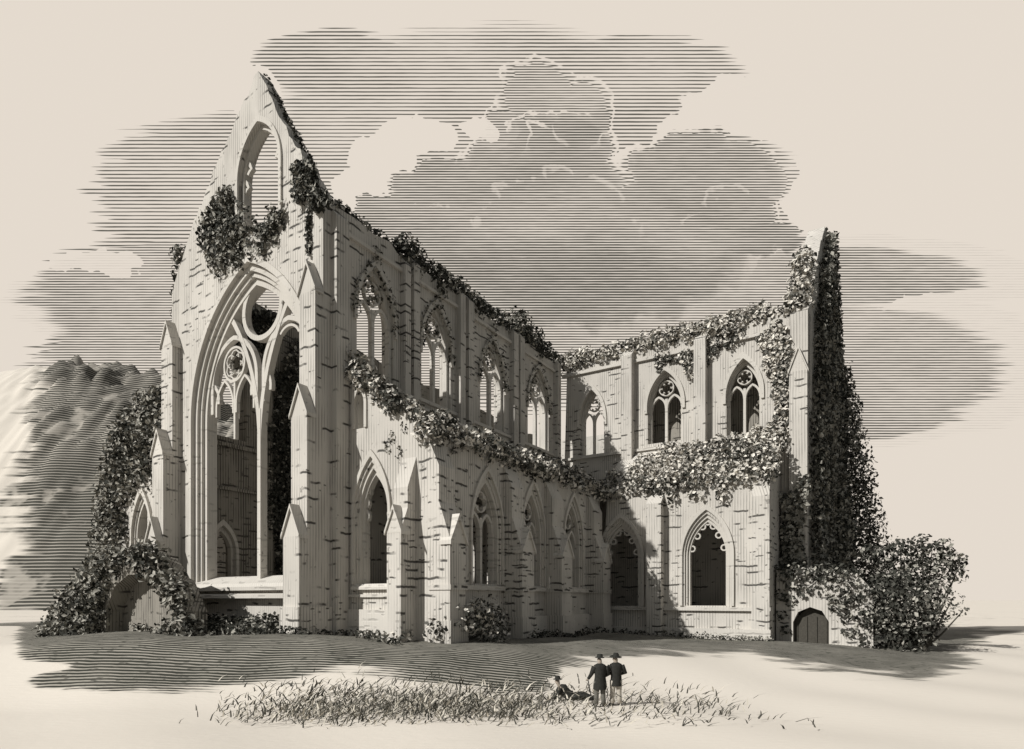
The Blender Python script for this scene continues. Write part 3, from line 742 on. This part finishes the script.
# transept lean-to roof and upper right part
slope = []
for b_ in np.arange(4.6, 18.4, .8):
    dens = np.interp(b_, [4, 7.0, 9.5, 18], [0, 2, 5, 7])
    for k_ in range(int(dens)):
        t_ = (k_+.5)/max(dens, 1); slope.append((TL+.4+t_*4.3, b_+random.uniform(-.3, .3), 8.5+t_*4.0, .8, .7, .65))
ivy('ivy', 'pale ivy bank covering the sloping chapel roof under the transept windows', slope + run((TL, 6.2, 8.4), (TL, 18.3, 8.4), .5, .6) + run((TL-.1, 11, 7.6), (TL-.1, 15, 7.5), .9, .55), 26, .27, 'lit_ivy', .50)
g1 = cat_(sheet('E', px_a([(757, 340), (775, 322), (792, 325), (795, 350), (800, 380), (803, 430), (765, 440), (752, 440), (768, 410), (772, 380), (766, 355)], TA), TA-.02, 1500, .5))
leaves('ivy', 'pale ivy climbing beside the right-hand transept window', 'ivy', *g1, .26, 'lit_ivy', .52)
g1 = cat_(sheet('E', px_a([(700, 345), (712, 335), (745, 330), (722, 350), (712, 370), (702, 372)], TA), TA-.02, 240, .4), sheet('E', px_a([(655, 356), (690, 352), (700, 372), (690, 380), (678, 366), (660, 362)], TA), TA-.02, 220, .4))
leaves('ivy', 'sparse ivy sprigs above the middle transept window', 'ivy', *g1, .22, 'lit_ivy', .35)
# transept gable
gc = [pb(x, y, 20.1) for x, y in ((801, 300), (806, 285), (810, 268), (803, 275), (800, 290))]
ivy('ivy', 'rounded pale ivy clump perched on the near shoulder of the right gable', [(28.6, 19.4, 22.8, 1.5, 1.0, 1.5), (29.4, 19.4, 24.8, 1.6, 1.0, 1.6), (31.2, 19.4, 26.6, 1.3, .9, 1.1), (27.6, 19.2, 22.0, 1.0, 1.0, .8)], 26, .28, 'lit_ivy', .52)
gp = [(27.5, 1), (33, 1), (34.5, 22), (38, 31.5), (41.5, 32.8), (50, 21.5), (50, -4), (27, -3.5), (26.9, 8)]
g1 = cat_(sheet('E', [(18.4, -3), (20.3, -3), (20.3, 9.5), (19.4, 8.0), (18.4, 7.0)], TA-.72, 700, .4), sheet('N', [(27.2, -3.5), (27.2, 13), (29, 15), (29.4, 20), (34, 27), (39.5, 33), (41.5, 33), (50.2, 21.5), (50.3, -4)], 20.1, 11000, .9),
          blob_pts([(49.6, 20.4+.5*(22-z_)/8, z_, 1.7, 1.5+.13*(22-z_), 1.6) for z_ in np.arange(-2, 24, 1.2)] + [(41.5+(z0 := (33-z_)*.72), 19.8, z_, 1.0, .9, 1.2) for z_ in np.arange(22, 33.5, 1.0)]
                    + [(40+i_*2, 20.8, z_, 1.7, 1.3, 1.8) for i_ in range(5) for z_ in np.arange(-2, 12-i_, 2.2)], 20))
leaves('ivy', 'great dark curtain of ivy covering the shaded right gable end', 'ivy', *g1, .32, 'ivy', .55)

# window tufts on the shaded clerestory
for w, lb in zip(NW, ('dark ivy wreath round the head of the nearest shaded clerestory window', 'dark ivy wreath round the second shaded clerestory window from the gable', 'dark ivy wreath round the third shaded clerestory window from the gable', 'dark ivy wreath round the farthest shaded clerestory window')):
    r_ = []
    for p in arch(w[0], w[1]*1.05, zs_of(w), zs_of(w)+.1, w[3]+.2, 6): r_.append((p[0], .12, p[1], .34, .18, .38)) if p[1] > w[2] + 2.4 else None
    r_ += [(w[0]+random.uniform(-.6, .6), -.3, w[3]-random.uniform(.5, 2.0), .35, .2, .4) for _ in range(5)]
    r_.append((w[0], .1, w[3]+.8, .4, .25, .5))
    ivy('ivy', lb, r_, 22, .19, 'ivy', .40)
# inside, on the choir wall
g1 = cat_(sheet('N', [(5.5, 9), (6.2, 16), (7.5, 19.5), (9.3, 19.5), (10.6, 17), (10.6, 9), (9, 1.5), (6.8, 2)], -12.75, 2600, .8), sheet('N', [(3.5, 17.5), (4.8, 17.2), (7, 20.5), (4.2, 20.8)], -12.75, 400, .5))
leaves('ivy', 'dark ivy on the inner wall seen through the right light of the great window', 'ivy', *g1, .26, 'ivy', .18)
# left aisle ivy
lp = []
for z_ in np.arange(-2, 14.6, .9):
    t_ = (z_+2)/16.6; b_l = np.interp(z_, [-2, 4, 9, 12.5, 14.5], [-28, -27.3, -26.2, -24.5, -20]); b_r = np.interp(z_, [-2, 7.6, 9, 14.5], [-23, -23, -19.5, -15.3])
    for b_ in np.arange(b_l+.6, b_r, 1.1): lp.append((1.3, b_+random.uniform(-.2, .2), z_, .8, .85, .85))
ivy('ivy', 'thick ivy smothering the broken aisle wall at the far left of the church', lp, 20, .28, 'ivy', .52)
# bank under the great window
bk = []
for b_ in np.arange(-11.5, -1.4, .75):
    for a_ in (-.9, -1.7, -2.6): bk.append((a_, b_, -1.35-.22*(-a_-.9)+random.uniform(-.15, .15), .6, .6, .55))
ivy('ivy', 'low ivy bank growing along the foot of the great window', bk, 30, .22, 'ivy', .38)

# ------------------------------------------------------------------ other things on the ground
def tube(mb_pts, radii, seg=7):
    vs, fs = [], []; prev = None
    for i, (p, r_) in enumerate(zip(mb_pts, radii)):
        p = Vector(p); d_ = (Vector(mb_pts[min(i+1, len(mb_pts)-1)]) - Vector(mb_pts[max(i-1, 0)])).normalized()
        x_ = d_.orthogonal().normalized() if prev is None else (prev - d_*prev.dot(d_)).normalized(); prev = x_; y_ = d_.cross(x_)
        vs += [tuple(p + (x_*math.cos(2*math.pi*k_/seg) + y_*math.sin(2*math.pi*k_/seg))*r_) for k_ in range(seg)]
        if i: o = (i-1)*seg; fs += [(o+k_, o+(k_+1) % seg, o+seg+(k_+1) % seg, o+seg+k_) for k_ in range(seg)]
    fs += [tuple(range(seg))[::-1], tuple(range(len(vs)-seg, len(vs)))]
    return vs, fs
# ruined arch in front of the church on the left, overgrown
RA = -4.0
arch_root = empty('ruined_arch', W(RA, -11, -1.8), math.atan2(U[1], U[0]), label='low ruined stone arch overgrown with ivy left of the great window', cat='ruin')
def rel(mb, a, b, z): mb.v = [(p[0]-a, p[1]+b, p[2]-z) for p in mb.v]; return mb
mb = MB(); op = [(-14.1, -2.8), (-14.1, -.6), (-13.2, .75), (-11.6, 1.45), (-10.0, 1.4), (-8.6, .7), (-7.9, -.5), (-7.8, -2.8)]
o_pts = [(-19, -3.2), (-19, -1.2)] + jag((-18, .2), (-14, 2.4), .5, .25) + jag((-14, 2.5), (-9.5, 2.7), .5, .2) + jag((-9.3, 2.5), (-6.4, .3), .5, .25) + [(-6.0, -.6), (-6.0, -3.2), (-7.8, -3.2)] + op[::-1] + [(-14.1, -3.2)]
mb.slab('E', o_pts, [], RA, RA+1.3); rel(mb, RA, -11, -1.8).build('arch_wall', M['shade_rubble'], arch_root)
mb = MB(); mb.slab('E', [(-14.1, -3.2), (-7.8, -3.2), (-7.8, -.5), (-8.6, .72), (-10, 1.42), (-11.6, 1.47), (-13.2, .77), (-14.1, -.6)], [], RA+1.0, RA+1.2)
rel(mb, RA, -11, -1.8).build('infill_wall', M['shade_rubble'], arch_root)
ap = []
for p0, p1, r_ in (((-21.2, -2.0), (-18.2, .0), .8), ((-18.2, -.5), (-14.6, 2.0), 1.0), ((-14.6, 2.1), (-9.3, 2.45), .85), ((-9.3, 2.3), (-6.6, .4), .8), ((-6.4, .2), (-5.4, -1.6), .75), ((-14.6, -1.9), (-14.3, .2), .5), ((-14.1, .6), (-12.6, 1.9), .5), ((-17.5, -1.6), (-14.6, .3), .95), ((-18.5, -2.1), (-14.9, -1.6), .8), ((-14.2, -2.4), (-7.6, -1.9), .5), ((-7.4, -1.7), (-5, -1.8), .6), ((-15.2, -1.6), (-14.6, 1.0), .8)):
    ap += run((RA-.15, p0[0], p0[1]), (RA-.15, p1[0], p1[1]), .6, r_, .18)
ivy('ivy', 'dense ivy heaped over the low ruined arch at the left', ap, 20, .25, 'ivy', .52)

# bush at the corner of the aisle
bp = [(2.4, 7.6, -.9, .8, .8, .9), (3.6, 7.4, -1.0, 1.1, .9, 1.1), (5.0, 7.0, -.7, 1.1, .8, 1.1), (1.5, 6.6, -1.5, .8, .8, .7), (6.3, 6.8, -1.3, 1.0, .7, .8), (4.2, 8.0, -1.8, 1.2, .7, .6), (.6, 4.9, -1.8, .6, .7, .4)]
def shrub(name, label, path, stems, dens, size, mat, light, cat='shrub'):
    c_, o_ = blob_pts(path, dens)
    base_ = np.mean([p[:2] for p in path], 0); w_ = W(base_[0], base_[1]); gz = float(ground_z(w_[0], w_[1]))
    root = empty(name, (w_[0], w_[1], gz), 0, label=label, cat=cat)
    vs, fs = [], []
    for p in path[:stems]:
        t = W(p[0], p[1], p[2]); bs = (w_[0]+random.uniform(-.3, .3), w_[1]+random.uniform(-.3, .3), gz-.2)
        mid = tuple((bs[i]+t[i])/2 + random.uniform(-.2, .2) for i in range(3))
        v1, f1 = tube([bs, mid, t], [.09, .06, .03], 6); o = len(vs); vs += v1; fs += [tuple(i+o for i in f) for f in f1]
    me = bpy.data.meshes.new('stem'); me.from_pydata([(v[0]-w_[0], v[1]-w_[1], v[2]-gz) for v in vs], [], fs)
    link_mesh('stem', me, M['bark'], root)
    c = leaves('foliage', None, None, c_, o_, size, mat, light, root)
    c.location = (-w_[0], -w_[1], -gz); return root
shrub('shrub', 'leafy shrub at the foot of the aisle corner buttress', bp, 5, 26, .22, 'lit_ivy', .30)

# low ruined wall right of the transept, with a dark doorway
mb = MB(); WA = 24.0
zb_ = lambda x, y: pa(x, y, WA)[1:]
o_pts = [zb_(776, 665), zb_(776, 566)] + jag(zb_(778, 566), zb_(866, 574), .5, .2) + [zb_(872, 590), zb_(874, 670), zb_(829, 668), zb_(829, 622), zb_(822, 611), zb_(810, 607), zb_(798, 612), zb_(793, 622), zb_(793, 666)]
lw_root = empty('garden_wall', W(WA, 21, -3), math.atan2(U[1], U[0]), label='low broken stone wall with a dark arched doorway right of the transept', cat='wall')
mb.slab('E', o_pts, [], WA, WA+.7); rel(mb, WA, 21, -3).build('wall', M['stone'], lw_root)
mb = MB(); q0 = zb_(793, 620); q1 = zb_(829, 620); mb.slab('E', [(q0[0], -4), (q1[0], -4), (q1[0], q1[1]), ((q0[0]+q1[0])/2, q1[1]+1.0), (q0[0], q0[1])], [], WA+.5, WA+.62)
for k_ in range(4): bq = q0[0]+.2+k_*(q1[0]-q0[0]-.4)/3; mb.bar('E', [(bq, -4), (bq, q1[1]+.2)], .08, WA+.42, WA+.5)
rel(mb, WA, 21, -3).build('door', M['bark'], lw_root)
ip = []
for x0, y0, r_ in [(780, 575, .8), (790, 568, .7), (800, 572, .75), (812, 574, .7), (825, 572, .8), (838, 573, .8), (850, 576, .9), (783, 595, .6), (790, 600, .45), (802, 592, .6), (816, 590, .55), (838, 592, .6), (848, 600, .7), (858, 590, .8), (782, 615, .5), (836, 608, .45), (845, 618, .5), (856, 612, .6), (862, 630, .6), (868, 600, .8), (870, 620, .7), (868, 645, .6), (795, 583, .7), (826, 582, .7), (786, 630, .4), (850, 632, .5), (843, 604, .6), (832, 600, .4)]:
    q = pa(x0, y0, WA-.1); ip.append((q[0], q[1], q[2], r_*.6, r_, r_*.85))
ivy('ivy', 'dark ivy straggling over the low broken wall at the right', ip, 30, .24, 'ivy', .32)
def px_blobs(lst, a): return [(lambda q: (q[0]+da, q[1], q[2], r_, r_, r_*.85))(pa(x, y, a)) for x, y, r_, da in lst]
shrub('shrub', 'large rounded dark bush at the right end of the low wall', px_blobs([(900, 600, 1.5, 0), (880, 590, 1.3, .3), (922, 600, 1.3, .2), (890, 618, 1.4, -.2), (915, 622, 1.4, 0), (905, 640, 1.2, -.2), (872, 610, 1.1, 0), (932, 620, .9, 0), (880, 638, 1.0, 0), (900, 580, 1.0, .4), (865, 628, .9, -.3)], 25), 6, 30, .24, 'ivy', .26)
shrub('tree', 'small open-branched tree behind the bush at the far right', px_blobs([(884, 556, 1.0, 0), (900, 546, .8, .4), (912, 556, 1.1, 0), (922, 543, .7, -.3), (932, 552, .9, .2), (943, 546, .7, .1), (950, 560, .9, 0), (938, 568, 1.1, 0), (918, 572, 1.2, 0), (898, 568, 1.1, 0), (956, 575, .7, 0), (870, 553, .8, 0), (960, 563, .4, 0), (890, 585, 1.3, 0), (910, 590, 1.3, 0), (930, 588, 1.1, 0)], 29), 13, 24, .25, 'ivy', .30, 'tree')
shrub('shrub', 'thin low scrub running out from the bush at the right edge', px_blobs([(940, 590, .8, 0), (952, 600, .7, 0), (962, 612, .5, 0), (945, 610, .8, 0), (930, 640, .6, -1), (890, 655, .6, -2), (915, 655, .5, -2), (850, 648, .5, -2)], 26), 5, 14, .2, 'ivy', .35)

# grass on the knoll: dark and pale blades
GP = [(225, 692), (250, 684), (290, 674), (330, 667), (370, 665), (430, 678), (480, 690), (540, 698), (600, 704), (660, 703), (715, 708), (775, 714), (700, 724), (640, 724), (560, 728), (480, 733), (400, 729), (330, 731), (290, 722), (250, 706)]
def blades(n_, poly, hmin, hmax, light, wid, soft):
    out_v, out_f, tone = [], [], []; cnt = 0
    while cnt < n_:
        Y = RNG.uniform(19.0, 27.0, 4000); X = RNG.uniform(-13, 11, 4000); Z = ground_z(X, Y)
        sdist = poly_sd(np.stack([CX+F*X/Y, HZ-F*Z/Y], 1), poly)
        dn = np.clip(sdist/soft, 0, 1)*(.45+.8*np.clip(vnoise(X*1.2, Y*2.6, 8)+.3, 0, 1))
        for x_, y_, z_ in zip(*[q[RNG.uniform(0, 1, 4000) < dn] for q in (X, Y, Z)]):
            h = random.uniform(hmin, hmax); lean = random.gauss(.12, .22); ly = random.gauss(0, .12); w_ = wid*random.uniform(.6, 1.3); an = random.uniform(-.7, .7)
            cx_, cy_ = math.cos(an)*w_, math.sin(an)*w_; o = len(out_v)
            out_v += [(x_-cx_, y_-cy_, z_-.02), (x_+cx_, y_+cy_, z_-.02), (x_+lean*.45+cx_*.8, y_+ly*.4+cy_*.8, z_+h*.55), (x_+lean*.45-cx_*.8, y_+ly*.4-cy_*.8, z_+h*.55), (x_+lean*1.25, y_+ly, z_+h)]
            out_f += [(o, o+1, o+2, o+3), (o+3, o+2, o+4)]
            t_ = random.random(); tv_ = random.uniform(.7, 1) if t_ < light else random.uniform(0, .15); tone += [tv_, tv_]; cnt += 1
            if cnt >= n_: break
    return out_v, out_f, tone
bv, bf, bt = blades(5000, GP, .11, .30, .34, .024, 20)
bv2, bf2, bt2 = blades(260, [(210, 694), (235, 684), (760, 700), (800, 716), (700, 732), (300, 738), (250, 722)], .10, .24, 0, .026, 6)
o = len(bv); bv += bv2; bf += [tuple(i+o for i in f) for f in bf2]; bt += bt2
me = bpy.data.meshes.new('grass'); me.from_pydata(bv, [], bf)
a_ = me.attributes.new('tone', 'FLOAT', 'FACE'); a_.data.foreach_set('value', np.array(bt, np.float32))
link_mesh('grass', me, M['grass'], label='tufts of long dry grass on the pale knoll in the foreground', cat='grass', kind='stuff')
# dark weeds along the foot of the walls
wv, of_ = [], []
for (a0, b0, a1, b1) in ((-1.9, -.3, 1.2, .8), (1.1, .9, 1.1, 4.1), (8.5, 7.9, 13, 7.2), (13, 7.7, 21, 7.2), (21.4, 7, 21.4, 18.4), (-3.2, -1.2, -1.8, .6), (.0, 3.0, -.6, 5.6)):
    for t_ in np.linspace(0, 1, max(4, int(math.dist((a0, b0), (a1, b1))/.45))):
        a_ = a0+(a1-a0)*t_; b_ = b0+(b1-b0)*t_; w_ = W(a_, b_); wv.append((a_, b_, float(ground_z(w_[0], w_[1]))+.1, .4, .4, random.uniform(.15, .4)))
c_, o_ = blob_pts(wv, 34); leaves('weeds', 'low dark weeds along the foot of the church walls', 'weeds', c_, o_, .16, 'ivy', .25, kind='stuff')

# ------------------------------------------------------------------ people
def skin_mesh(name, verts, edges, radii, root, sub=2):
    me = bpy.data.meshes.new(name + '_cage'); me.from_pydata(verts, edges, [])
    o = bpy.data.objects.new(name + '_cage', me); COL.objects.link(o)
    o.modifiers.new('skin', 'SKIN').use_smooth_shade = True
    for i, r_ in enumerate(radii): me.skin_vertices[0].data[i].radius = (r_, r_) if isinstance(r_, (int, float)) else r_
    me.skin_vertices[0].data[root].use_root = True
    sm = o.modifiers.new('sub', 'SUBSURF'); sm.levels = sub; sm.render_levels = sub
    bpy.context.view_layer.update()
    new = bpy.data.meshes.new_from_object(o.evaluated_get(bpy.context.evaluated_depsgraph_get()))
    bpy.data.objects.remove(o, do_unlink=True); new.name = name
    for p in new.polygons: p.use_smooth = True
    return new
def figure(J, girth=1.0):
    """J: joints by name -> one continuous body with head, hands and five fingers a side"""
    vs, es, rs, ix = [], [], [], {}
    def add(nm, p, r_, par=None):
        ix[nm] = len(vs); vs.append(tuple(p)); rs.append(r_)
        if par: es.append((ix[par], ix[nm]))
    add('pelvis', J['pelvis'], .150*girth); add('waist', J['waist'], .135*girth, 'pelvis'); add('chest', J['chest'], .165*girth, 'waist')
    add('neck', J['neck'], .060, 'chest'); add('head0', J['head0'], .078, 'neck'); add('head1', J['head1'], .105, 'head0'); add('head2', J['head2'], .080, 'head1')
    fw = Vector(J['face']).normalized(); h1 = Vector(J['head1']); add('nose', h1 + fw*.125 - Vector((0, 0, .025)), .018, 'head1')
    for s_ in ('l', 'r'):
        add('sh'+s_, J['sh'+s_], .058*girth, 'chest'); add('el'+s_, J['el'+s_], .048*girth, 'sh'+s_); add('wr'+s_, J['wr'+s_], .032, 'el'+s_)
        d_ = (Vector(J['wr'+s_]) - Vector(J['el'+s_])).normalized(); pm = Vector(J['wr'+s_]) + d_*.07; add('pm'+s_, pm, (.040, .022), 'wr'+s_)
        sd_ = d_.cross(fw); sd_ = sd_.normalized() if sd_.length > .1 else Vector((1, 0, 0)); nn_ = sd_.cross(d_)
        for k_, (ln_, of) in enumerate(((.070, -.030), (.082, -.010), (.078, .010), (.060, .028))):
            b0_ = pm + d_*.03 + sd_*of; add('fa%d' % k_+s_, b0_, .010, 'pm'+s_); add('fb%d' % k_+s_, b0_ + d_*ln_*.55 + nn_*.012, .009, 'fa%d' % k_+s_); add('fc%d' % k_+s_, b0_ + d_*ln_*.85 + nn_*.036, .008, 'fb%d' % k_+s_)
        add('ta'+s_, pm - d_*.02 - sd_*.045, .012, 'pm'+s_); add('tb'+s_, pm + d_*.02 - sd_*.065 + nn_*.02, .010, 'ta'+s_)
        add('hp'+s_, J['hp'+s_], .105*girth, 'pelvis'); add('kn'+s_, J['kn'+s_], .066, 'hp'+s_); add('an'+s_, J['an'+s_], .046, 'kn'+s_); add('to'+s_, J['to'+s_], .040, 'an'+s_)
    return vs, es, rs
def loft(rings, seg=14):
    """rings: (centre, rx, ry)"""
    vs, fs = [], []
    for i, (c, rx, ry) in enumerate(rings):
        for k_ in range(seg):
            t_ = 2*math.pi*k_/seg; vs.append((c[0]+rx*math.cos(t_)*(1+.05*math.sin(3*t_+i)), c[1]+ry*math.sin(t_), c[2]))
        if i: o = (i-1)*seg; fs += [(o+k_, o+(k_+1) % seg, o+seg+(k_+1) % seg, o+seg+k_) for k_ in range(seg)]
    fs.append(tuple(range(len(vs)-seg, len(vs)))); return vs, fs
def pydata(name, vs, fs, mat, parent, smooth=True):
    me = bpy.data.meshes.new(name); me.from_pydata(vs, [], fs)
    if smooth:
        for p in me.polygons: p.use_smooth = True
    return link_mesh(name, me, mat, parent)
def hat(parent, c, mat, rx=.17, tilt=0.0):
    v_, f_ = loft([((0, 0, -.012), rx, rx*1.05), ((0, 0, .004), rx*.99, rx*1.04), ((0, 0, .014), .108, .115), ((0, 0, .09), .10, .107), ((0, 0, .125), .08, .085), ((0, 0, .135), .03, .03)], 18)
    o = pydata('hat', v_, f_, mat, parent); o.location = c; o.rotation_euler = (tilt, tilt*.5, 0); return o
def sleeve(parent, p0, p1, p2, mat):
    v_, f_ = tube([p0, tuple((Vector(p0)+Vector(p1))/2), p1, tuple((Vector(p1)+Vector(p2))/2), p2], [.108, .090, .072, .062, .052], 9)
    return pydata('sleeve', v_, f_, mat, parent)
def trouser(parent, p0, p1, p2, mat):
    v_, f_ = tube([p0, tuple((Vector(p0)+Vector(p1))/2), p1, tuple((Vector(p1)+Vector(p2))/2), p2], [.125, .108, .088, .082, .080], 10)
    return pydata('trouser_leg', v_, f_, mat, parent)
def boots(parent, J, mat):
    for s_ in 'lr':
        an, to = Vector(J['an'+s_]), Vector(J['to'+s_]); d_ = (to-an)
        v_, f_ = tube([tuple(an+Vector((0, 0, .10))), tuple(an), tuple(an+d_*.5+Vector((0, 0, -.0))), tuple(to+d_*.1)], [.066, .062, .054, .040], 9)
        pydata('boot', v_, f_, mat, parent)
def person(x, feet_y, label, J, rz=0, top='dark_cloth', legs='grey_cloth', coat=None, scale=1.0):
    g = ground_at(x, feet_y); root = empty('person', g, rz, label=label, cat='person'); root.scale = (scale,)*3
    vs, es, rs = figure(J); bm_ = skin_mesh('body', vs, es, rs, 0); link_mesh('body', bm_, M['skin'], root)
    for s_ in 'lr':
        sleeve(root, J['sh'+s_], J['el'+s_], J['wr'+s_], M[top]); trouser(root, J['hp'+s_], J['kn'+s_], J['an'+s_], M[legs])
    boots(root, J, M['dark_cloth'])
    if coat:
        v_, f_ = loft(coat, 16); pydata('coat', v_, f_, M[top], root)
    return root
# local frame: x right, y away from the viewer, z up; both standing visitors look towards the church
SJ = dict(pelvis=(0, 0, .96), waist=(0, 0, 1.10), chest=(0, .0, 1.32), neck=(0, .02, 1.50), head0=(0, .03, 1.56), head1=(0, .04, 1.65), head2=(0, .03, 1.72), face=(-.3, 1, 0),
          shl=(-.20, 0, 1.41), shr=(.20, 0, 1.41), ell=(-.31, .03, 1.15), elr=(.30, -.02, 1.15), wrl=(-.36, .20, .98), wrr=(.20, .20, 1.05),
          hpl=(-.10, 0, .90), hpr=(.10, 0, .90), knl=(-.12, .03, .50), knr=(.11, .0, .50), anl=(-.14, .0, .09), anr=(.13, -.02, .09), tol=(-.18, .17, .035), tor=(.17, .15, .035))
coat1 = [((0, 0, .62), .24, .19), ((0, 0, .80), .235, .185), ((0, 0, 1.0), .205, .165), ((0, 0, 1.12), .19, .155), ((0, 0, 1.30), .225, .165), ((0, 0, 1.42), .235, .15), ((0, 0, 1.475), .20, .13), ((0, .01, 1.53), .09, .09)]
coat2 = [((0, 0, .70), .21, .17), ((0, 0, .86), .20, .17), ((0, 0, 1.0), .195, .16), ((0, 0, 1.12), .185, .15), ((0, 0, 1.30), .23, .17), ((0, 0, 1.42), .24, .155), ((0, 0, 1.475), .205, .135), ((0, .01, 1.53), .09, .09)]
p1 = person(600, 707, 'standing person in a long dark coat holding a walking stick, left of the pair', SJ, .15, coat=coat1)
hat(p1, (0, .035, 1.735), M['dark_cloth'], .165)
v_, f_ = tube([(-.38, .26, 1.02), (-.30, .16, .5), (-.20, .05, .02)], [.018, .016, .013], 6)
stick = pydata('walking_stick', v_, f_, M['dark_cloth'], None); stick.location = p1.location; stick.rotation_euler = p1.rotation_euler
tag(stick, 'thin dark walking stick held by the standing person', 'stick')
SJ2 = dict(SJ); SJ2.update(ell=(-.33, -.02, 1.17), wrl=(-.16, .17, 1.12), elr=(.33, -.02, 1.17), wrr=(.16, .18, 1.10), face=(-.8, .6, 0))
p2 = person(616, 706, 'standing person in a broad hat and jacket, right of the pair', SJ2, .1, legs='pale_cloth', coat=coat2)
hat(p2, (0, .035, 1.735), M['dark_cloth'], .22, .08)
LJ = dict(pelvis=(.28, 0, .16), waist=(.16, 0, .24), chest=(-.02, 0, .42), neck=(-.13, 0, .56), head0=(-.15, 0, .62), head1=(-.17, .0, .71), head2=(-.16, 0, .78), face=(-1, .35, 0),
          shl=(-.06, .19, .47), shr=(-.06, -.19, .47), ell=(-.24, .24, .22), elr=(-.18, -.26, .20), wrl=(-.34, .12, .06), wrr=(-.38, -.16, .08),
          hpl=(.36, .10, .14), hpr=(.36, -.10, .14), knl=(.78, .14, .24), knr=(.80, -.10, .16), anl=(1.15, .12, .08), anr=(1.20, -.12, .07), tol=(1.27, .14, .16), tor=(1.32, -.14, .14))
p3 = person(562, 700, 'person in dark clothes reclining on one elbow in the grass', LJ, -.12, legs='dark_cloth')
v_, f_ = tube([(.40, 0, .16), (.28, 0, .18), (.16, 0, .26), (.06, 0, .35), (-.02, 0, .44), (-.10, 0, .53)], [.18, .20, .20, .225, .23, .11], 12)
pydata('coat', v_, f_, M['dark_cloth'], p3)
hat(p3, (-.17, 0, .79), M['dark_cloth'], .18)
